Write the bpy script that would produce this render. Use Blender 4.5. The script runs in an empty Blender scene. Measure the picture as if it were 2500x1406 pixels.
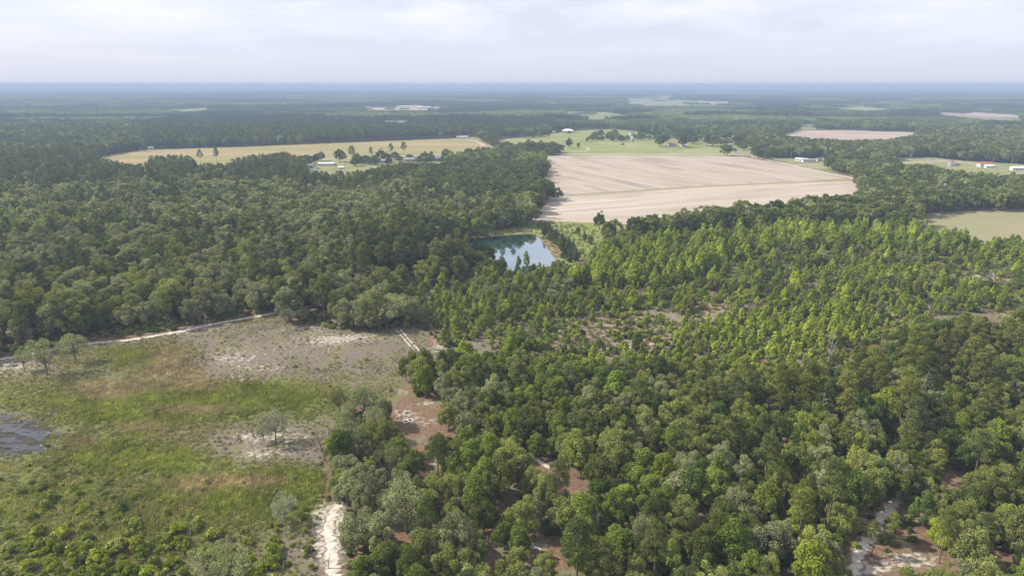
import bpy, math, random
import numpy as np
from mathutils import Vector
random.seed(7); RNG = np.random.default_rng(11)
S = bpy.context.scene
COL = S.collection

# ------------------------------------------------------------------ camera
CAM_H = 100.0
PITCH = math.radians(16.6)
FPX = 1667.0                      # focal length in photo pixels (2500 wide)
cd = bpy.data.cameras.new("camera"); cam = bpy.data.objects.new("camera", cd); COL.objects.link(cam)
cam.location = (0, 0, CAM_H); cam.rotation_euler = (math.pi/2 - PITCH, 0, 0)
cd.sensor_width = 36.0; cd.lens = 36.0*FPX/2500; cd.clip_start = 1.0; cd.clip_end = 120000.0
S.camera = cam

# ------------------------------------------------------------------ sky and sun
SUN_EL = math.radians(42); SUN_AZ = math.radians(-80)      # azimuth from +Y towards +X: sun stands left, a little ahead
w = bpy.data.worlds.new("World"); S.world = w; w.use_nodes = True
nt = w.node_tree; nt.nodes.clear()
def wn(t): return nt.nodes.new(t)
out = wn('ShaderNodeOutputWorld'); bg = wn('ShaderNodeBackground')
sky = wn('ShaderNodeTexSky'); sky.sky_type = 'NISHITA'; sky.sun_disc = False
sky.sun_elevation = SUN_EL; sky.sun_rotation = SUN_AZ
sky.air_density = 1.0; sky.dust_density = 2.0; sky.ozone_density = 1.5; sky.altitude = 100
tc = wn('ShaderNodeTexCoord'); mp = wn('ShaderNodeMapping'); mp.inputs['Scale'].default_value = (2.6, 2.6, 13.0)
mp.inputs['Location'].default_value = (1.3, .4, .2)
nz = wn('ShaderNodeTexNoise'); nz.inputs['Scale'].default_value = 1.7; nz.inputs['Detail'].default_value = 7; nz.inputs['Roughness'].default_value = .56
nz.inputs['Distortion'].default_value = .3
rp = wn('ShaderNodeValToRGB'); rp.color_ramp.elements[0].position = .40; rp.color_ramp.elements[1].position = .80
sx = wn('ShaderNodeSeparateXYZ'); mr = wn('ShaderNodeMapRange')      # the cloud layer thins out towards the horizon
mr.inputs['From Min'].default_value = .015; mr.inputs['From Max'].default_value = .12
mu = wn('ShaderNodeMath'); mu.operation = 'MULTIPLY'
veil = wn('ShaderNodeMix'); veil.data_type = 'RGBA'; veil.inputs[0].default_value = .82
veil.inputs[7].default_value = (5.5, 5.85, 6.95, 1)                   # thin high haze over the whole sky
cl = wn('ShaderNodeMix'); cl.data_type = 'RGBA'; cl.inputs[7].default_value = (8.3, 8.3, 8.5, 1)
L = nt.links.new
L(tc.outputs['Generated'], mp.inputs[0]); L(mp.outputs[0], nz.inputs['Vector']); L(nz.outputs[0], rp.inputs[0])
L(tc.outputs['Generated'], sx.inputs[0]); L(sx.outputs[2], mr.inputs[0]); L(mr.outputs[0], mu.inputs[0]); L(rp.outputs[0], mu.inputs[1])
L(sky.outputs[0], veil.inputs[6]); L(veil.outputs[2], cl.inputs[6]); L(mu.outputs[0], cl.inputs[0])
L(cl.outputs[2], bg.inputs[0]); bg.inputs[1].default_value = 0.10
L(bg.outputs[0], out.inputs[0])
w.cycles.sampling_method = 'MANUAL'; w.cycles.sample_map_resolution = 256

sd = bpy.data.lights.new("sun", 'SUN'); sun = bpy.data.objects.new("sun", sd); COL.objects.link(sun)
sd.energy = 5.0; sd.angle = math.radians(.6); sd.color = (1, .94, .84)
sdir = Vector((math.sin(SUN_AZ)*math.cos(SUN_EL), math.cos(SUN_AZ)*math.cos(SUN_EL), math.sin(SUN_EL)))
sun.rotation_euler = (-sdir).to_track_quat('-Z', 'Y').to_euler(); sun.location = sdir*300

S.view_settings.view_transform = 'Standard'; S.view_settings.look = 'None'; S.view_settings.gamma = 1; S.view_settings.exposure = 0.56
S.render.engine = 'CYCLES'
cy = S.cycles
cy.max_bounces = 4; cy.diffuse_bounces = 2; cy.glossy_bounces = 2; cy.transmission_bounces = 2; cy.volume_bounces = 0; cy.transparent_max_bounces = 6
cy.use_adaptive_sampling = True; cy.adaptive_threshold = .02
cy.use_denoising = True
try: cy.denoiser = 'OPENIMAGEDENOISE'; cy.denoising_input_passes = 'RGB_ALBEDO_NORMAL'; cy.denoising_prefilter = 'ACCURATE'
except Exception: pass

# ------------------------------------------------------------------ pixel <-> ground
SP, CP = math.sin(PITCH), math.cos(PITCH)
def at(px, py, z=0.0):
    a = (px-1250)/FPX; b = -(py-703)/FPX
    d = np.array([a, CP+b*SP, -SP+b*CP]); t = (z-CAM_H)/d[2]
    return float(d[0]*t), float(d[1]*t)
def topx(x, y, z):
    zz = np.asarray(z)-CAM_H
    dep = y*CP - zz*SP; up = y*SP + zz*CP
    return 1250+FPX*np.asarray(x)/dep, 703-FPX*up/dep
def inside(px, py, poly):
    px = np.asarray(px, float); py = np.asarray(py, float); r = np.zeros(px.shape, bool)
    n = len(poly)
    for i in range(n):
        x0, y0 = poly[i][:2]; x1, y1 = poly[(i+1) % n][:2]
        if y0 == y1: continue
        c = ((y0 > py) != (y1 > py)) & (px < (x1-x0)*(py-y0)/(y1-y0)+x0)
        r ^= c
    return r
def vnoise(x, y, scale, seed=0):
    """smooth value noise 0..1"""
    x = np.asarray(x, float)/scale; y = np.asarray(y, float)/scale
    xi = np.floor(x).astype(np.int64); yi = np.floor(y).astype(np.int64); fx = x-xi; fy = y-yi
    fx = fx*fx*(3-2*fx); fy = fy*fy*(3-2*fy)
    def h(a, b):
        v = np.sin((a*127.1+b*311.7+seed*74.7))*43758.5453
        return v-np.floor(v)
    return (h(xi, yi)*(1-fx)+h(xi+1, yi)*fx)*(1-fy)+(h(xi, yi+1)*(1-fx)+h(xi+1, yi+1)*fx)*fy
def fbm(x, y, scale, seed=0):
    return (vnoise(x, y, scale, seed)*.55+vnoise(x, y, scale/2.1, seed+1)*.28+vnoise(x, y, scale/4.3, seed+2)*.17)
def gz(x, y):
    d = np.hypot(x, y); f = np.clip((420-d)/120, 0, 1)
    return f*(.25*np.sin(x/11+.4)*np.cos(y/14)+.2*np.sin(x/23-y/19))

# ------------------------------------------------------------------ materials
MATS = {}
class NG:
    def __init__(s, name):
        s.m = bpy.data.materials.new(name); s.m.use_nodes = True; s.t = s.m.node_tree; s.t.nodes.clear()
        s.o = s.t.nodes.new('ShaderNodeOutputMaterial')
    def n(s, t, **k):
        q = s.t.nodes.new(t)
        for a, v in k.items(): setattr(q, a, v)
        return q
    def l(s, a, b): s.t.links.new(a, b)
    def mix(s, f, a, b, mode='MIX'):
        q = s.n('ShaderNodeMix', data_type='RGBA', blend_type=mode)
        for i, v in ((0, f), (6, a), (7, b)):
            if hasattr(v, 'links'): s.l(v, q.inputs[i])
            elif i == 0: q.inputs[0].default_value = v
            else: q.inputs[i].default_value = (*v, 1)
        return q.outputs[2]
    def math(s, op, a, b=0.0, c=0.0, clamp=False):
        q = s.n('ShaderNodeMath', operation=op, use_clamp=clamp)
        for i, v in enumerate((a, b, c)):
            if hasattr(v, 'links'): s.l(v, q.inputs[i])
            else: q.inputs[i].default_value = v
        return q.outputs[0]
    def pos(s, scale=(1, 1, 1), rot=0):
        g = s.n('ShaderNodeNewGeometry'); m = s.n('ShaderNodeMapping'); m.vector_type = 'TEXTURE'; m.inputs['Scale'].default_value = tuple(1/q for q in scale); m.inputs['Rotation'].default_value = (0, 0, rot)
        s.l(g.outputs['Position'], m.inputs[0]); return m.outputs[0]
    def noise(s, scale, vec=None, detail=4, rough=.55):
        q = s.n('ShaderNodeTexNoise'); q.inputs['Scale'].default_value = scale; q.inputs['Detail'].default_value = detail; q.inputs['Roughness'].default_value = rough
        s.l(vec if vec else s.pos(), q.inputs['Vector']); return q.outputs[0]
    def ramp(s, f, lo, hi):
        q = s.n('ShaderNodeMapRange', interpolation_type='SMOOTHSTEP'); q.inputs['From Min'].default_value = lo; q.inputs['From Max'].default_value = hi
        s.l(f, q.inputs[0]); return q.outputs[0]
    def diffuse(s, col, rough=.9):
        q = s.n('ShaderNodeBsdfDiffuse')
        if hasattr(col, 'links'): s.l(s.mix(1.0, col, (.8, .8, .8), 'MULTIPLY'), q.inputs[0])
        else: q.inputs[0].default_value = (*col, 1)
        s.l(q.outputs[0], s.o.inputs[0]); return q
def leaf_mat(name, c0, c1, c2=None, instcol=False, trans=.27):
    """foliage: colour differs from tree to tree, leaf spray to leaf spray and drifts over the land"""
    g = NG(name)
    oi = g.n('ShaderNodeObjectInfo'); geo = g.n('ShaderNodeNewGeometry')
    if instcol:
        a = g.n('ShaderNodeAttribute', attribute_type='INSTANCER', attribute_name='col'); c = g.mix(1.0, a.outputs[0], (.72, .72, .72), 'MULTIPLY')
    else:
        c = g.mix(oi.outputs['Random'], c0, c1)
        if c2: c = g.mix(g.ramp(g.noise(.018, detail=2), .5, .68), c, c2)
    v = g.math('MULTIPLY_ADD', geo.outputs['Random Per Island'], .7, .65)
    v2 = g.math('FRACT', g.math('MULTIPLY', oi.outputs['Random'], 37.3))
    v = g.math('MULTIPLY', v, g.math('MULTIPLY_ADD', v2, .5, .75))
    cc = g.n('ShaderNodeCombineColor'); [g.l(v, cc.inputs[i]) for i in range(3)]
    c = g.mix(1.0, c, cc.outputs[0], 'MULTIPLY')
    d = g.n('ShaderNodeBsdfDiffuse'); t = g.n('ShaderNodeBsdfTranslucent'); g.l(c, d.inputs[0])
    g.l(g.mix(1.0, c, (1.15, 1.2, .7), 'MULTIPLY'), t.inputs[0])
    m = g.n('ShaderNodeMixShader'); m.inputs[0].default_value = trans; g.l(d.outputs[0], m.inputs[1]); g.l(t.outputs[0], m.inputs[2]); g.l(m.outputs[0], g.o.inputs[0])
    MATS[name] = g.m; return g.m
leaf_mat('oak_dark', (0.105, 0.130, 0.033), (0.146, 0.170, 0.042))
leaf_mat('oak_olive', (0.195, 0.219, 0.064), (0.257, 0.272, 0.080), (0.257, 0.284, 0.057))
leaf_mat('oak_grey', (0.233, 0.249, 0.117), (0.281, 0.293, 0.148))
leaf_mat('broad_mid', (0.155, 0.213, 0.038), (0.211, 0.261, 0.050), (0.242, 0.287, 0.047))
leaf_mat('broad_bright', (0.222, 0.275, 0.035), (0.278, 0.320, 0.042))
leaf_mat('broad_dark', (0.098, 0.144, 0.032), (0.132, 0.178, 0.040))
leaf_mat('gum_bright', (0.266, 0.339, 0.036), (0.378, 0.428, 0.053))
leaf_mat('gum_mid', (0.195, 0.260, 0.038), (0.273, 0.317, 0.053))
leaf_mat('pine_dark', (0.095, 0.122, 0.040), (0.138, 0.161, 0.051))
leaf_mat('pine_olive', (0.159, 0.178, 0.041), (0.207, 0.212, 0.054))
leaf_mat('scrub', (0.166, 0.213, 0.046), (0.282, 0.293, 0.086), (0.299, 0.307, 0.064))
leaf_mat('yellow_leaf', (0.281, 0.302, 0.037), (0.343, 0.354, 0.052))
leaf_mat('grass_blade', None, None, instcol=True, trans=.35)
leaf_mat('far_light', (0.180, 0.234, 0.069), (0.246, 0.290, 0.094))
leaf_mat('far_hard', (0.093, 0.125, 0.040), (0.154, 0.178, 0.058))
leaf_mat('far_pine', (0.067, 0.086, 0.039), (0.085, 0.104, 0.042))
leaf_mat('moss', (0.222, 0.228, 0.155), (0.278, 0.278, 0.194))

def simple(name, col, var=.25, nscale=.8, rough=.9, spec=False, metal=0, stretch=(1, 1, 1)):
    g = NG(name)
    dark = tuple(c*(1-var) for c in col); lite = tuple(min(c*(1+var), .95) for c in col)
    c = g.mix(g.ramp(g.noise(nscale, g.pos(stretch)), .3, .7), dark, lite)
    if spec:
        p = g.n('ShaderNodeBsdfPrincipled'); g.l(c, p.inputs['Base Color']); p.inputs['Roughness'].default_value = rough; p.inputs['Metallic'].default_value = metal
        g.l(p.outputs[0], g.o.inputs[0])
    else: g.diffuse(c)
    MATS[name] = g.m; return g.m
simple('bark', (.20, .175, .15), .35, 1.5, stretch=(1, 1, .3))
simple('bark_pale', (.36, .33, .29), .3, 1.5, stretch=(1, 1, .3))
simple('bark_pine', (.22, .15, .11), .35, 1.5, stretch=(1, 1, .3))
simple('dead_wood', (.40, .36, .31), .25, 1.2)
simple('wall_white', (.78, .77, .74), .06, .6)
simple('wall_grey', (.48, .46, .45), .08, .6)
simple('wall_tan', (.50, .42, .33), .1, .6)
simple('roof_white', (.80, .80, .80), .06, .5)
simple('roof_grey', (.30, .29, .31), .12, .5)
simple('roof_red', (.36, .15, .12), .15, .5)
simple('roof_mauve', (.30, .25, .27), .12, .5)
simple('galvanised', (.55, .56, .58), .12, .9, .4, True, .6)
simple('window_glass', (.03, .04, .05), .1, 1, .1, True)
simple('trim_dark', (.10, .08, .07), .1)
simple('paint_white', (.75, .76, .78), .03, 1, .25, True)
simple('paint_dark', (.05, .055, .07), .1, 1, .25, True)
simple('paint_blue', (.10, .16, .30), .1, 1, .25, True)
simple('rubber', (.02, .02, .02), .1)
simple('pole_wood', (.33, .29, .25), .15)
simple('asphalt', (.28, .27, .265), .08, .2)
simple('rubble_white', (.46, .44, .41), .2, 2)

def sand_mat(name, a, b, cgreen=None, worn=(.23, .18, .13)):
    g = NG(name)
    n = g.noise(.55, detail=7, rough=.65)
    c = g.mix(g.ramp(n, .35, .62), a, b)
    ed = g.n('ShaderNodeAttribute', attribute_name='edge')
    c = g.mix(g.ramp(g.math('ADD', ed.outputs['Fac'], g.math('MULTIPLY', g.math('SUBTRACT', g.noise(.9, detail=6, rough=.7), .5), 1.6)), .45, .8), c, worn)
    if cgreen: c = g.mix(g.ramp(g.noise(.23, detail=5), .52, .66), c, cgreen)
    g.diffuse(c); MATS[name] = g.m
sand_mat('sand', (.46, .39, .31), (.70, .645, .56))
sand_mat('dirt_road', (.46, .41, .35), (.62, .57, .50), worn=(.36, .31, .22))
sand_mat('red_litter', (.20, .105, .065), (.34, .23, .16), (.12, .12, .05))

def field_mat(name, a, b, dark, rot, row=9.0, extra=None, amp=.8):
    """tilled soil: long streaks along the row direction plus broad damp patches"""
    g = NG(name)
    s1 = g.noise(1.0, g.pos((.0025, 1/row, 1), rot), 3, .6)
    s2 = g.noise(1.0, g.pos((.010, 1/(row*3.2), 1), rot), 3)
    fine = g.noise(1.0, g.pos((.004, 1/3.4, 1), rot), 1)
    c = g.mix(g.ramp(s1, .38, .62), a, b)
    c = g.mix(g.math('MULTIPLY', g.ramp(s2, .46, .70), amp), c, dark)
    c = g.mix(g.math('MULTIPLY', g.ramp(fine, .52, .66), .6), c, dark)
    c = g.mix(g.math('MULTIPLY', g.ramp(g.noise(.011, detail=4), .45, .72), .45), c, extra or dark)
    g.diffuse(c); MATS[name] = g.m
FR1, FR2 = 0.0, 0.0
# ground sheets
def ground_mats():
    g = NG('near_ground')
    A = g.n('ShaderNodeAttribute', attribute_name='mask_a'); B = g.n('ShaderNodeAttribute', attribute_name='mask_b')
    sa = g.n('ShaderNodeSeparateColor'); g.l(A.outputs[0], sa.inputs[0]); sb = g.n('ShaderNodeSeparateColor'); g.l(B.outputs[0], sb.inputs[0])
    n1 = g.noise(.30, detail=8, rough=.68); n2 = g.noise(.8, detail=8, rough=.72); n3 = g.noise(.11, detail=6, rough=.6)
    def th(mask, n, w=.16): return g.ramp(g.math('ADD', mask, g.math('SUBTRACT', n, .5)), .5-w, .5+w)
    c = g.mix(g.ramp(n2, .35, .65), (.15, .125, .095), (.235, .20, .16))
    c = g.mix(g.ramp(n3, .48, .62), c, (.20, .185, .095))
    c = g.mix(th(sb.outputs[0], n1, .3), c, g.mix(g.ramp(n2, .35, .65), (.14, .085, .05), (.285, .185, .12)))
    c = g.mix(g.math('MULTIPLY', th(sb.outputs[0], n1, .3), g.ramp(g.noise(.16, detail=7, rough=.7), .50, .60)), c, g.mix(n2, (.13, .125, .05), (.30, .26, .19)))
    c = g.mix(th(sa.outputs[2], n1), c, g.mix(g.ramp(n2, .35, .65), (.115, .135, .038), (.21, .22, .072)))
    c = g.mix(th(sa.outputs[1], n1), c, g.mix(g.ramp(n2, .35, .65), (.29, .215, .12), (.46, .36, .24)))
    c = g.mix(th(sb.outputs[1], n1, .1), c, (.075, .068, .06))
    ns = g.math('MULTIPLY_ADD', g.math('SUBTRACT', g.noise(.55, g.pos((1, 1.6, 1)), detail=9, rough=.74), .5), 2.6, .5)
    c = g.mix(g.math('MULTIPLY', g.ramp(n3, .40, .56), g.math('MULTIPLY', g.ramp(n2, .48, .60), .55)), c, (.13, .105, .075))
    c = g.mix(th(sa.outputs[0], ns, .14), c, g.mix(n2, (.40, .35, .29), (.60, .55, .475)))
    d = g.diffuse(c)
    bm = g.n('ShaderNodeBump'); bm.inputs['Strength'].default_value = .6; bm.inputs['Distance'].default_value = .3; g.l(n2, bm.inputs['Height']); g.l(bm.outputs[0], d.inputs['Normal'])
    MATS['near_ground'] = g.m
    g = NG('far_ground')
    c = g.mix(g.ramp(g.noise(.0035, detail=8, rough=.7), .38, .62), (.052, .07, .036), (.095, .108, .05))
    c = g.mix(g.math('MULTIPLY', g.ramp(g.noise(.0011, g.pos((1, .6, 1)), detail=3), .50, .60), .9), c, (.30, .28, .18))
    g.diffuse(c); MATS['far_ground'] = g.m
    g = NG('canopy_sheet')
    c = g.mix(g.ramp(g.noise(.008, detail=9, rough=.75), .4, .6), (.055, .072, .037), (.11, .125, .055))
    c = g.mix(g.math('MULTIPLY', g.ramp(g.noise(.0006, g.pos((1, .45, 1)), detail=5), .60, .66), .75), c, (.27, .25, .18))
    g.diffuse(c); MATS['canopy_sheet'] = g.m
    def pasture(name, a, b, c3, sc=.02, st=(1, 1, 1)):
        g = NG(name)
        c = g.mix(g.ramp(g.noise(sc, g.pos(st), 6, .6), .38, .62), a, b)
        c = g.mix(g.ramp(g.noise(sc*.6, g.pos(st), 4), .5, .7), c, c3)
        c = g.mix(g.math('MULTIPLY', g.ramp(g.noise(.5, detail=5), .45, .65), .35), c, tuple(q*.6 for q in a))
        g.diffuse(c); MATS[name] = g.m
    pasture('pasture_green', (.235, .255, .09), (.31, .32, .135), (.37, .33, .18))
    pasture('hayfield', (.36, .285, .145), (.27, .275, .115), (.43, .31, .20), .012, (.30, 1.8, 1))
    pasture('yard_grass', (.23, .25, .10), (.31, .29, .15), (.38, .33, .22), .04)
    pasture('fallow', (.33, .28, .175), (.28, .275, .145), (.41, .34, .25), .018, (.4, 1.3, 1))
    pasture('meadow', (.19, .235, .06), (.27, .29, .10), (.34, .29, .16), .06)
    pasture('far_crop', (.27, .27, .15), (.22, .25, .115), (.35, .30, .21), .006, (.4, 1.5, 1))
ground_mats()
def world_dir(p0, p1):
    a = at(*p0); b = at(*p1); return math.atan2(b[1]-a[1], b[0]-a[0])
field_mat('tilled_upper', (.49, .42, .345), (.425, .355, .285), (.29, .235, .185), world_dir((1365, 386), (1700, 446)), 7, (.46, .36, .29))
field_mat('tilled_lower', (.53, .46, .375), (.46, .39, .315), (.32, .26, .205), world_dir((1400, 487), (2070, 441)), 7, (.45, .345, .275), .6)
field_mat('tilled_far', (.46, .37, .30), (.41, .32, .26), (.36, .27, .22), .1, 14, (.52, .43, .33))
def water_mat(name, col, refl):
    g = NG(name)
    d = g.n('ShaderNodeBsdfDiffuse'); d.inputs[0].default_value = (*col, 1)
    gl = g.n('ShaderNodeBsdfGlossy'); gl.inputs['Roughness'].default_value = .03; gl.inputs[0].default_value = (.96, .97, 1, 1)
    lw = g.n('ShaderNodeFresnel'); lw.inputs['IOR'].default_value = 1.33
    f = g.math('MULTIPLY', lw.outputs[0], refl, clamp=True)
    bm = g.n('ShaderNodeBump'); bm.inputs['Strength'].default_value = .012; bm.inputs['Distance'].default_value = .3; g.l(g.noise(.7, g.pos((1, .4, 1))), bm.inputs['Height'])
    g.l(bm.outputs[0], gl.inputs['Normal'])
    m = g.n('ShaderNodeMixShader'); g.l(f, m.inputs[0]); g.l(d.outputs[0], m.inputs[1]); g.l(gl.outputs[0], m.inputs[2]); g.l(m.outputs[0], g.o.inputs[0])
    MATS[name] = g.m
water_mat('pond_water', (.012, .055, .052), 2.6); water_mat('bog_water', (.05, .05, .055), 1.15)

# ------------------------------------------------------------------ mesh helpers
def mesh(name, V, F, mats, mi=None, smooth=False):
    me = bpy.data.meshes.new(name)
    me.from_pydata(np.asarray(V).tolist(), [], F if isinstance(F, list) else F.tolist())
    for m in mats: me.materials.append(MATS[m])
    if mi is not None: me.polygons.foreach_set('material_index', np.asarray(mi, np.int32))
    if smooth: me.polygons.foreach_set('use_smooth', np.ones(len(me.polygons), bool))
    me.update(); return me
def obj(name, me, parent=None, loc=None, kind=None, label=None, cat=None, group=None, rz=None):
    o = bpy.data.objects.new(name, me); COL.objects.link(o)
    if parent: o.parent = parent
    if loc is not None: o.location = loc
    if rz is not None: o.rotation_euler = (0, 0, rz)
    if kind: o['kind'] = kind
    if label: o['label'] = label
    if cat: o['category'] = cat
    if group: o['group'] = group
    return o
def tube(pts, rad, sides=6):
    pts = np.asarray(pts, float); V = []; F = []
    for i, p in enumerate(pts):
        d = pts[min(i+1, len(pts)-1)]-pts[max(i-1, 0)]; d = d/(np.linalg.norm(d)+1e-9)
        a = np.cross(d, [0.3, .9, .1]); a /= np.linalg.norm(a)+1e-9; b = np.cross(d, a)
        for k in range(sides):
            t = 2*math.pi*k/sides; V.append(p+rad[i]*(math.cos(t)*a+math.sin(t)*b))
    for i in range(len(pts)-1):
        for k in range(sides):
            F.append([i*sides+k, i*sides+(k+1) % sides, (i+1)*sides+(k+1) % sides, (i+1)*sides+k])
    return np.array(V), F
def joinm(parts):
    V = []; F = []; M = []; n = 0
    for v, f, m in parts:
        V.append(np.asarray(v)); F += [[a+n for a in q] for q in (f if isinstance(f, list) else f.tolist())]; M += [m]*len(f); n += len(v)
    return np.concatenate(V), F, M
def leaves(C, N, size, aspect, rng):
    """one rhombic leaf spray at each point C facing along N"""
    n = len(C); N = N/(np.linalg.norm(N, axis=1, keepdims=True)+1e-9)
    T = np.cross(N, rng.normal(size=(n, 3))); T /= np.linalg.norm(T, axis=1, keepdims=True)+1e-9; B = np.cross(N, T)
    s = size*rng.uniform(.6, 1.35, (n, 1))
    V = np.stack([C+T*s, C+B*s*aspect+N*s*.18, C-T*s, C-B*s*aspect+N*s*.18], 1).reshape(-1, 3)
    F = np.arange(4*n).reshape(n, 4)
    return V, F
def lobes_to_leaves(LC, LR, centre, n, size, rng, flat=.85, aspect=.6, jit=.55, inner=.12, cut=-.35):
    Cs = []; Ns = []
    for c, r in zip(LC, LR):
        k = max(6, int(n*(r/np.mean(LR))**2)); d = rng.normal(size=(k*2, 3)); d /= np.linalg.norm(d, axis=1, keepdims=True)
        o = c-centre; o = o/(np.linalg.norm(o)+1e-6); o[2] += .35
        d = d[(d@o) > cut*np.linalg.norm(o)][:k]
        rr = r*rng.uniform(.78, 1.08, (len(d), 1)); rr[rng.random(len(d)) < inner] *= .55
        p = c+d*rr*np.array([1, 1, flat]); Cs.append(p); Ns.append(d+jit*rng.normal(size=d.shape))
    return leaves(np.concatenate(Cs), np.concatenate(Ns), size, aspect, rng)

# ------------------------------------------------------------------ tree prototypes (real metres, base at origin)
def oak(seed, H=12., W=10., nl=52, nleaf=165, size=.24, sparse=False, trunkfrac=.14, sides=6, limbs=7):
    r = np.random.default_rng(seed)
    rz = H*(1-trunkfrac)/2*1.05; cz = H-rz; rx = W/2*r.uniform(.9, 1.1); ry = W/2*r.uniform(.85, 1.1)
    LC = []; LR = []; ga = 2.39996; q1, q2, q3 = r.uniform(0, 6.28, 3)
    for i in range(nl):
        u = 1-(i+.5)/nl*1.72; ph = i*ga+r.uniform(-.5, .5); s = math.sqrt(max(0, 1-u*u))
        if r.random() < .10: continue
        k = r.uniform(.42, .95)
        env = 1+.24*math.sin(2*ph+q1)+.17*math.sin(3*ph+q2)+.12*math.sin(5*ph+q3+3*u)
        LC.append([rx*s*math.cos(ph)*k*env, ry*s*math.sin(ph)*k*env, cz+rz*u*k*r.uniform(.8, 1.2)*(1+.16*math.sin(2*ph+q3))]); LR.append(W*r.uniform(.06, .155))
    LC = np.array(LC); LR = np.array(LR); cen = np.array([0, 0, cz-.2*rz])
    V, F = lobes_to_leaves(LC, LR, cen, nleaf, size, r, flat=1.05, jit=.85, cut=-.55)
    lean = r.uniform(-.6, .6, 2); parts = []
    tp = [[0, 0, -.4], [lean[0]*.3, lean[1]*.3, H*trunkfrac*.6], [lean[0], lean[1], H*trunkfrac*1.25], [lean[0]*1.2, lean[1]*1.2, cz+rz*.35]]
    v, f = tube(tp, [W*.030, W*.024, W*.018, W*.006], sides); parts.append((v, f, 0))
    for j in r.permutation(len(LC))[:limbs]:
        c = LC[j]; s = np.array(tp[1])*.4+np.array(tp[2])*.6; m = s*.5+c*.5+[0, 0, -.06*H]
        v, f = tube([s, m, c], [W*.013, W*.009, W*.003], 4); parts.append((v, f, 0))
    return (V, F), joinm(parts)
def broad(seed, H=11., W=8., nl=36, nleaf=150, size=.24, limbs=5):
    r = np.random.default_rng(seed)
    LC = []; LR = []
    for i in range(nl):
        t = (i+.5)/nl; z = H*(.24+.70*t); prof = math.sin(math.pi*min(1, .16+.80*t))**.75*(1.05-.35*t)
        ph = i*2.39996+r.uniform(-.4, .4); k = r.uniform(.3, 1.05)*prof*W/2
        LC.append([k*math.cos(ph), k*math.sin(ph), z+r.uniform(-.4, .4)]); LR.append(W*r.uniform(.08, .185))
    LC = np.array(LC); cen = np.array([0, 0, H*.45])
    V, F = lobes_to_leaves(LC, np.array(LR), cen, nleaf, size, r, flat=1.1, jit=.85)
    parts = []; v, f = tube([[0, 0, -.4], [.1, .05, H*.35], [0, .1, H*.85]], [.20, .15, .04], 6); parts.append((v, f, 0))
    for j in r.permutation(len(LC))[:limbs]:
        c = LC[j]; s = np.array([.05, .05, max(H*.2, c[2]*.6)]); v, f = tube([s, c], [.08, .02], 4); parts.append((v, f, 0))
    return (V, F), joinm(parts)
def gum(seed, H=10., W=5.4, nl=20, nleaf=100, size=.30):
    r = np.random.default_rng(seed); LC = []; LR = []
    for i in range(nl):
        t = (i+.5)/nl; z = H*(.12+.86*t); rad = W/2*(1-t)**.62*(.55+.8*r.random())*(.55+.45*min(1, t*5))
        ph = i*2.39996+r.uniform(-.5, .5); k = rad*.62
        LC.append([k*math.cos(ph), k*math.sin(ph), z]); LR.append(max(.35, rad*.55)*r.uniform(.85, 1.2))
    LC = np.array(LC)
    V, F = lobes_to_leaves(LC, np.array(LR), np.array([0, 0, H*.3]), nleaf, size, r, flat=1.1)
    v, f = tube([[0, 0, -.4], [.05, 0, H*.5], [0, 0, H*.97]], [.14, .09, .02], 5)
    return (V, F), (v, f, [0]*len(f))
def pine(seed, H=19., W=7.6, nl=18, nleaf=110, size=.42, bare=.5):
    r = np.random.default_rng(seed); LC = []; LR = []; parts = []
    bend = r.uniform(-.5, .5, 2)
    v, f = tube([[0, 0, -.4], [bend[0]*.3, bend[1]*.3, H*.4], [bend[0], bend[1], H*.75], [bend[0], bend[1], H*.97]], [.26, .20, .13, .04], 6); parts.append((v, f, 0))
    for i in range(nl):
        t = (i+.5)/nl; z = H*(bare+(1-bare)*t*.97); rad = W/2*(1-t)**.5*r.uniform(.45, 1.0)*(.6+.4*min(1, t*4)); ph = i*2.39996+r.uniform(-.6, .6)
        c = np.array([bend[0]+rad*math.cos(ph), bend[1]+rad*math.sin(ph), z+.12*rad]); LC.append(c); LR.append(W*r.uniform(.12, .19))
        v, f = tube([[bend[0]*z/H, bend[1]*z/H, z-.6], c], [.06, .02], 3); parts.append((v, f, 0))
    LC = np.array(LC)
    V, F = lobes_to_leaves(LC, np.array(LR), np.array([0, 0, H*.55]), nleaf, size, r, flat=.62, aspect=.26, jit=1.0, inner=.25, cut=-.6)
    return (V, F), joinm(parts)
def bush(seed, H=2.4, W=3., nl=9, nleaf=55, size=.26):
    r = np.random.default_rng(seed); LC = []; LR = []
    for i in range(nl):
        ph = r.uniform(0, 6.28); k = W/2*r.uniform(.1, .75); z = H*r.uniform(.25, .8)*(1-.4*k/(W/2)); LC.append([k*math.cos(ph), k*math.sin(ph), z]); LR.append(W*r.uniform(.13, .24))
    V, F = lobes_to_leaves(np.array(LC), np.array(LR), np.array([0, 0, H*.2]), nleaf, size, r, flat=.9, jit=.7)
    parts = []
    for c in LC[:5]: v, f = tube([[0, 0, -.2], c], [.05, .015], 4); parts.append((v, f, 0))
    return (V, F), joinm(parts)
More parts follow.
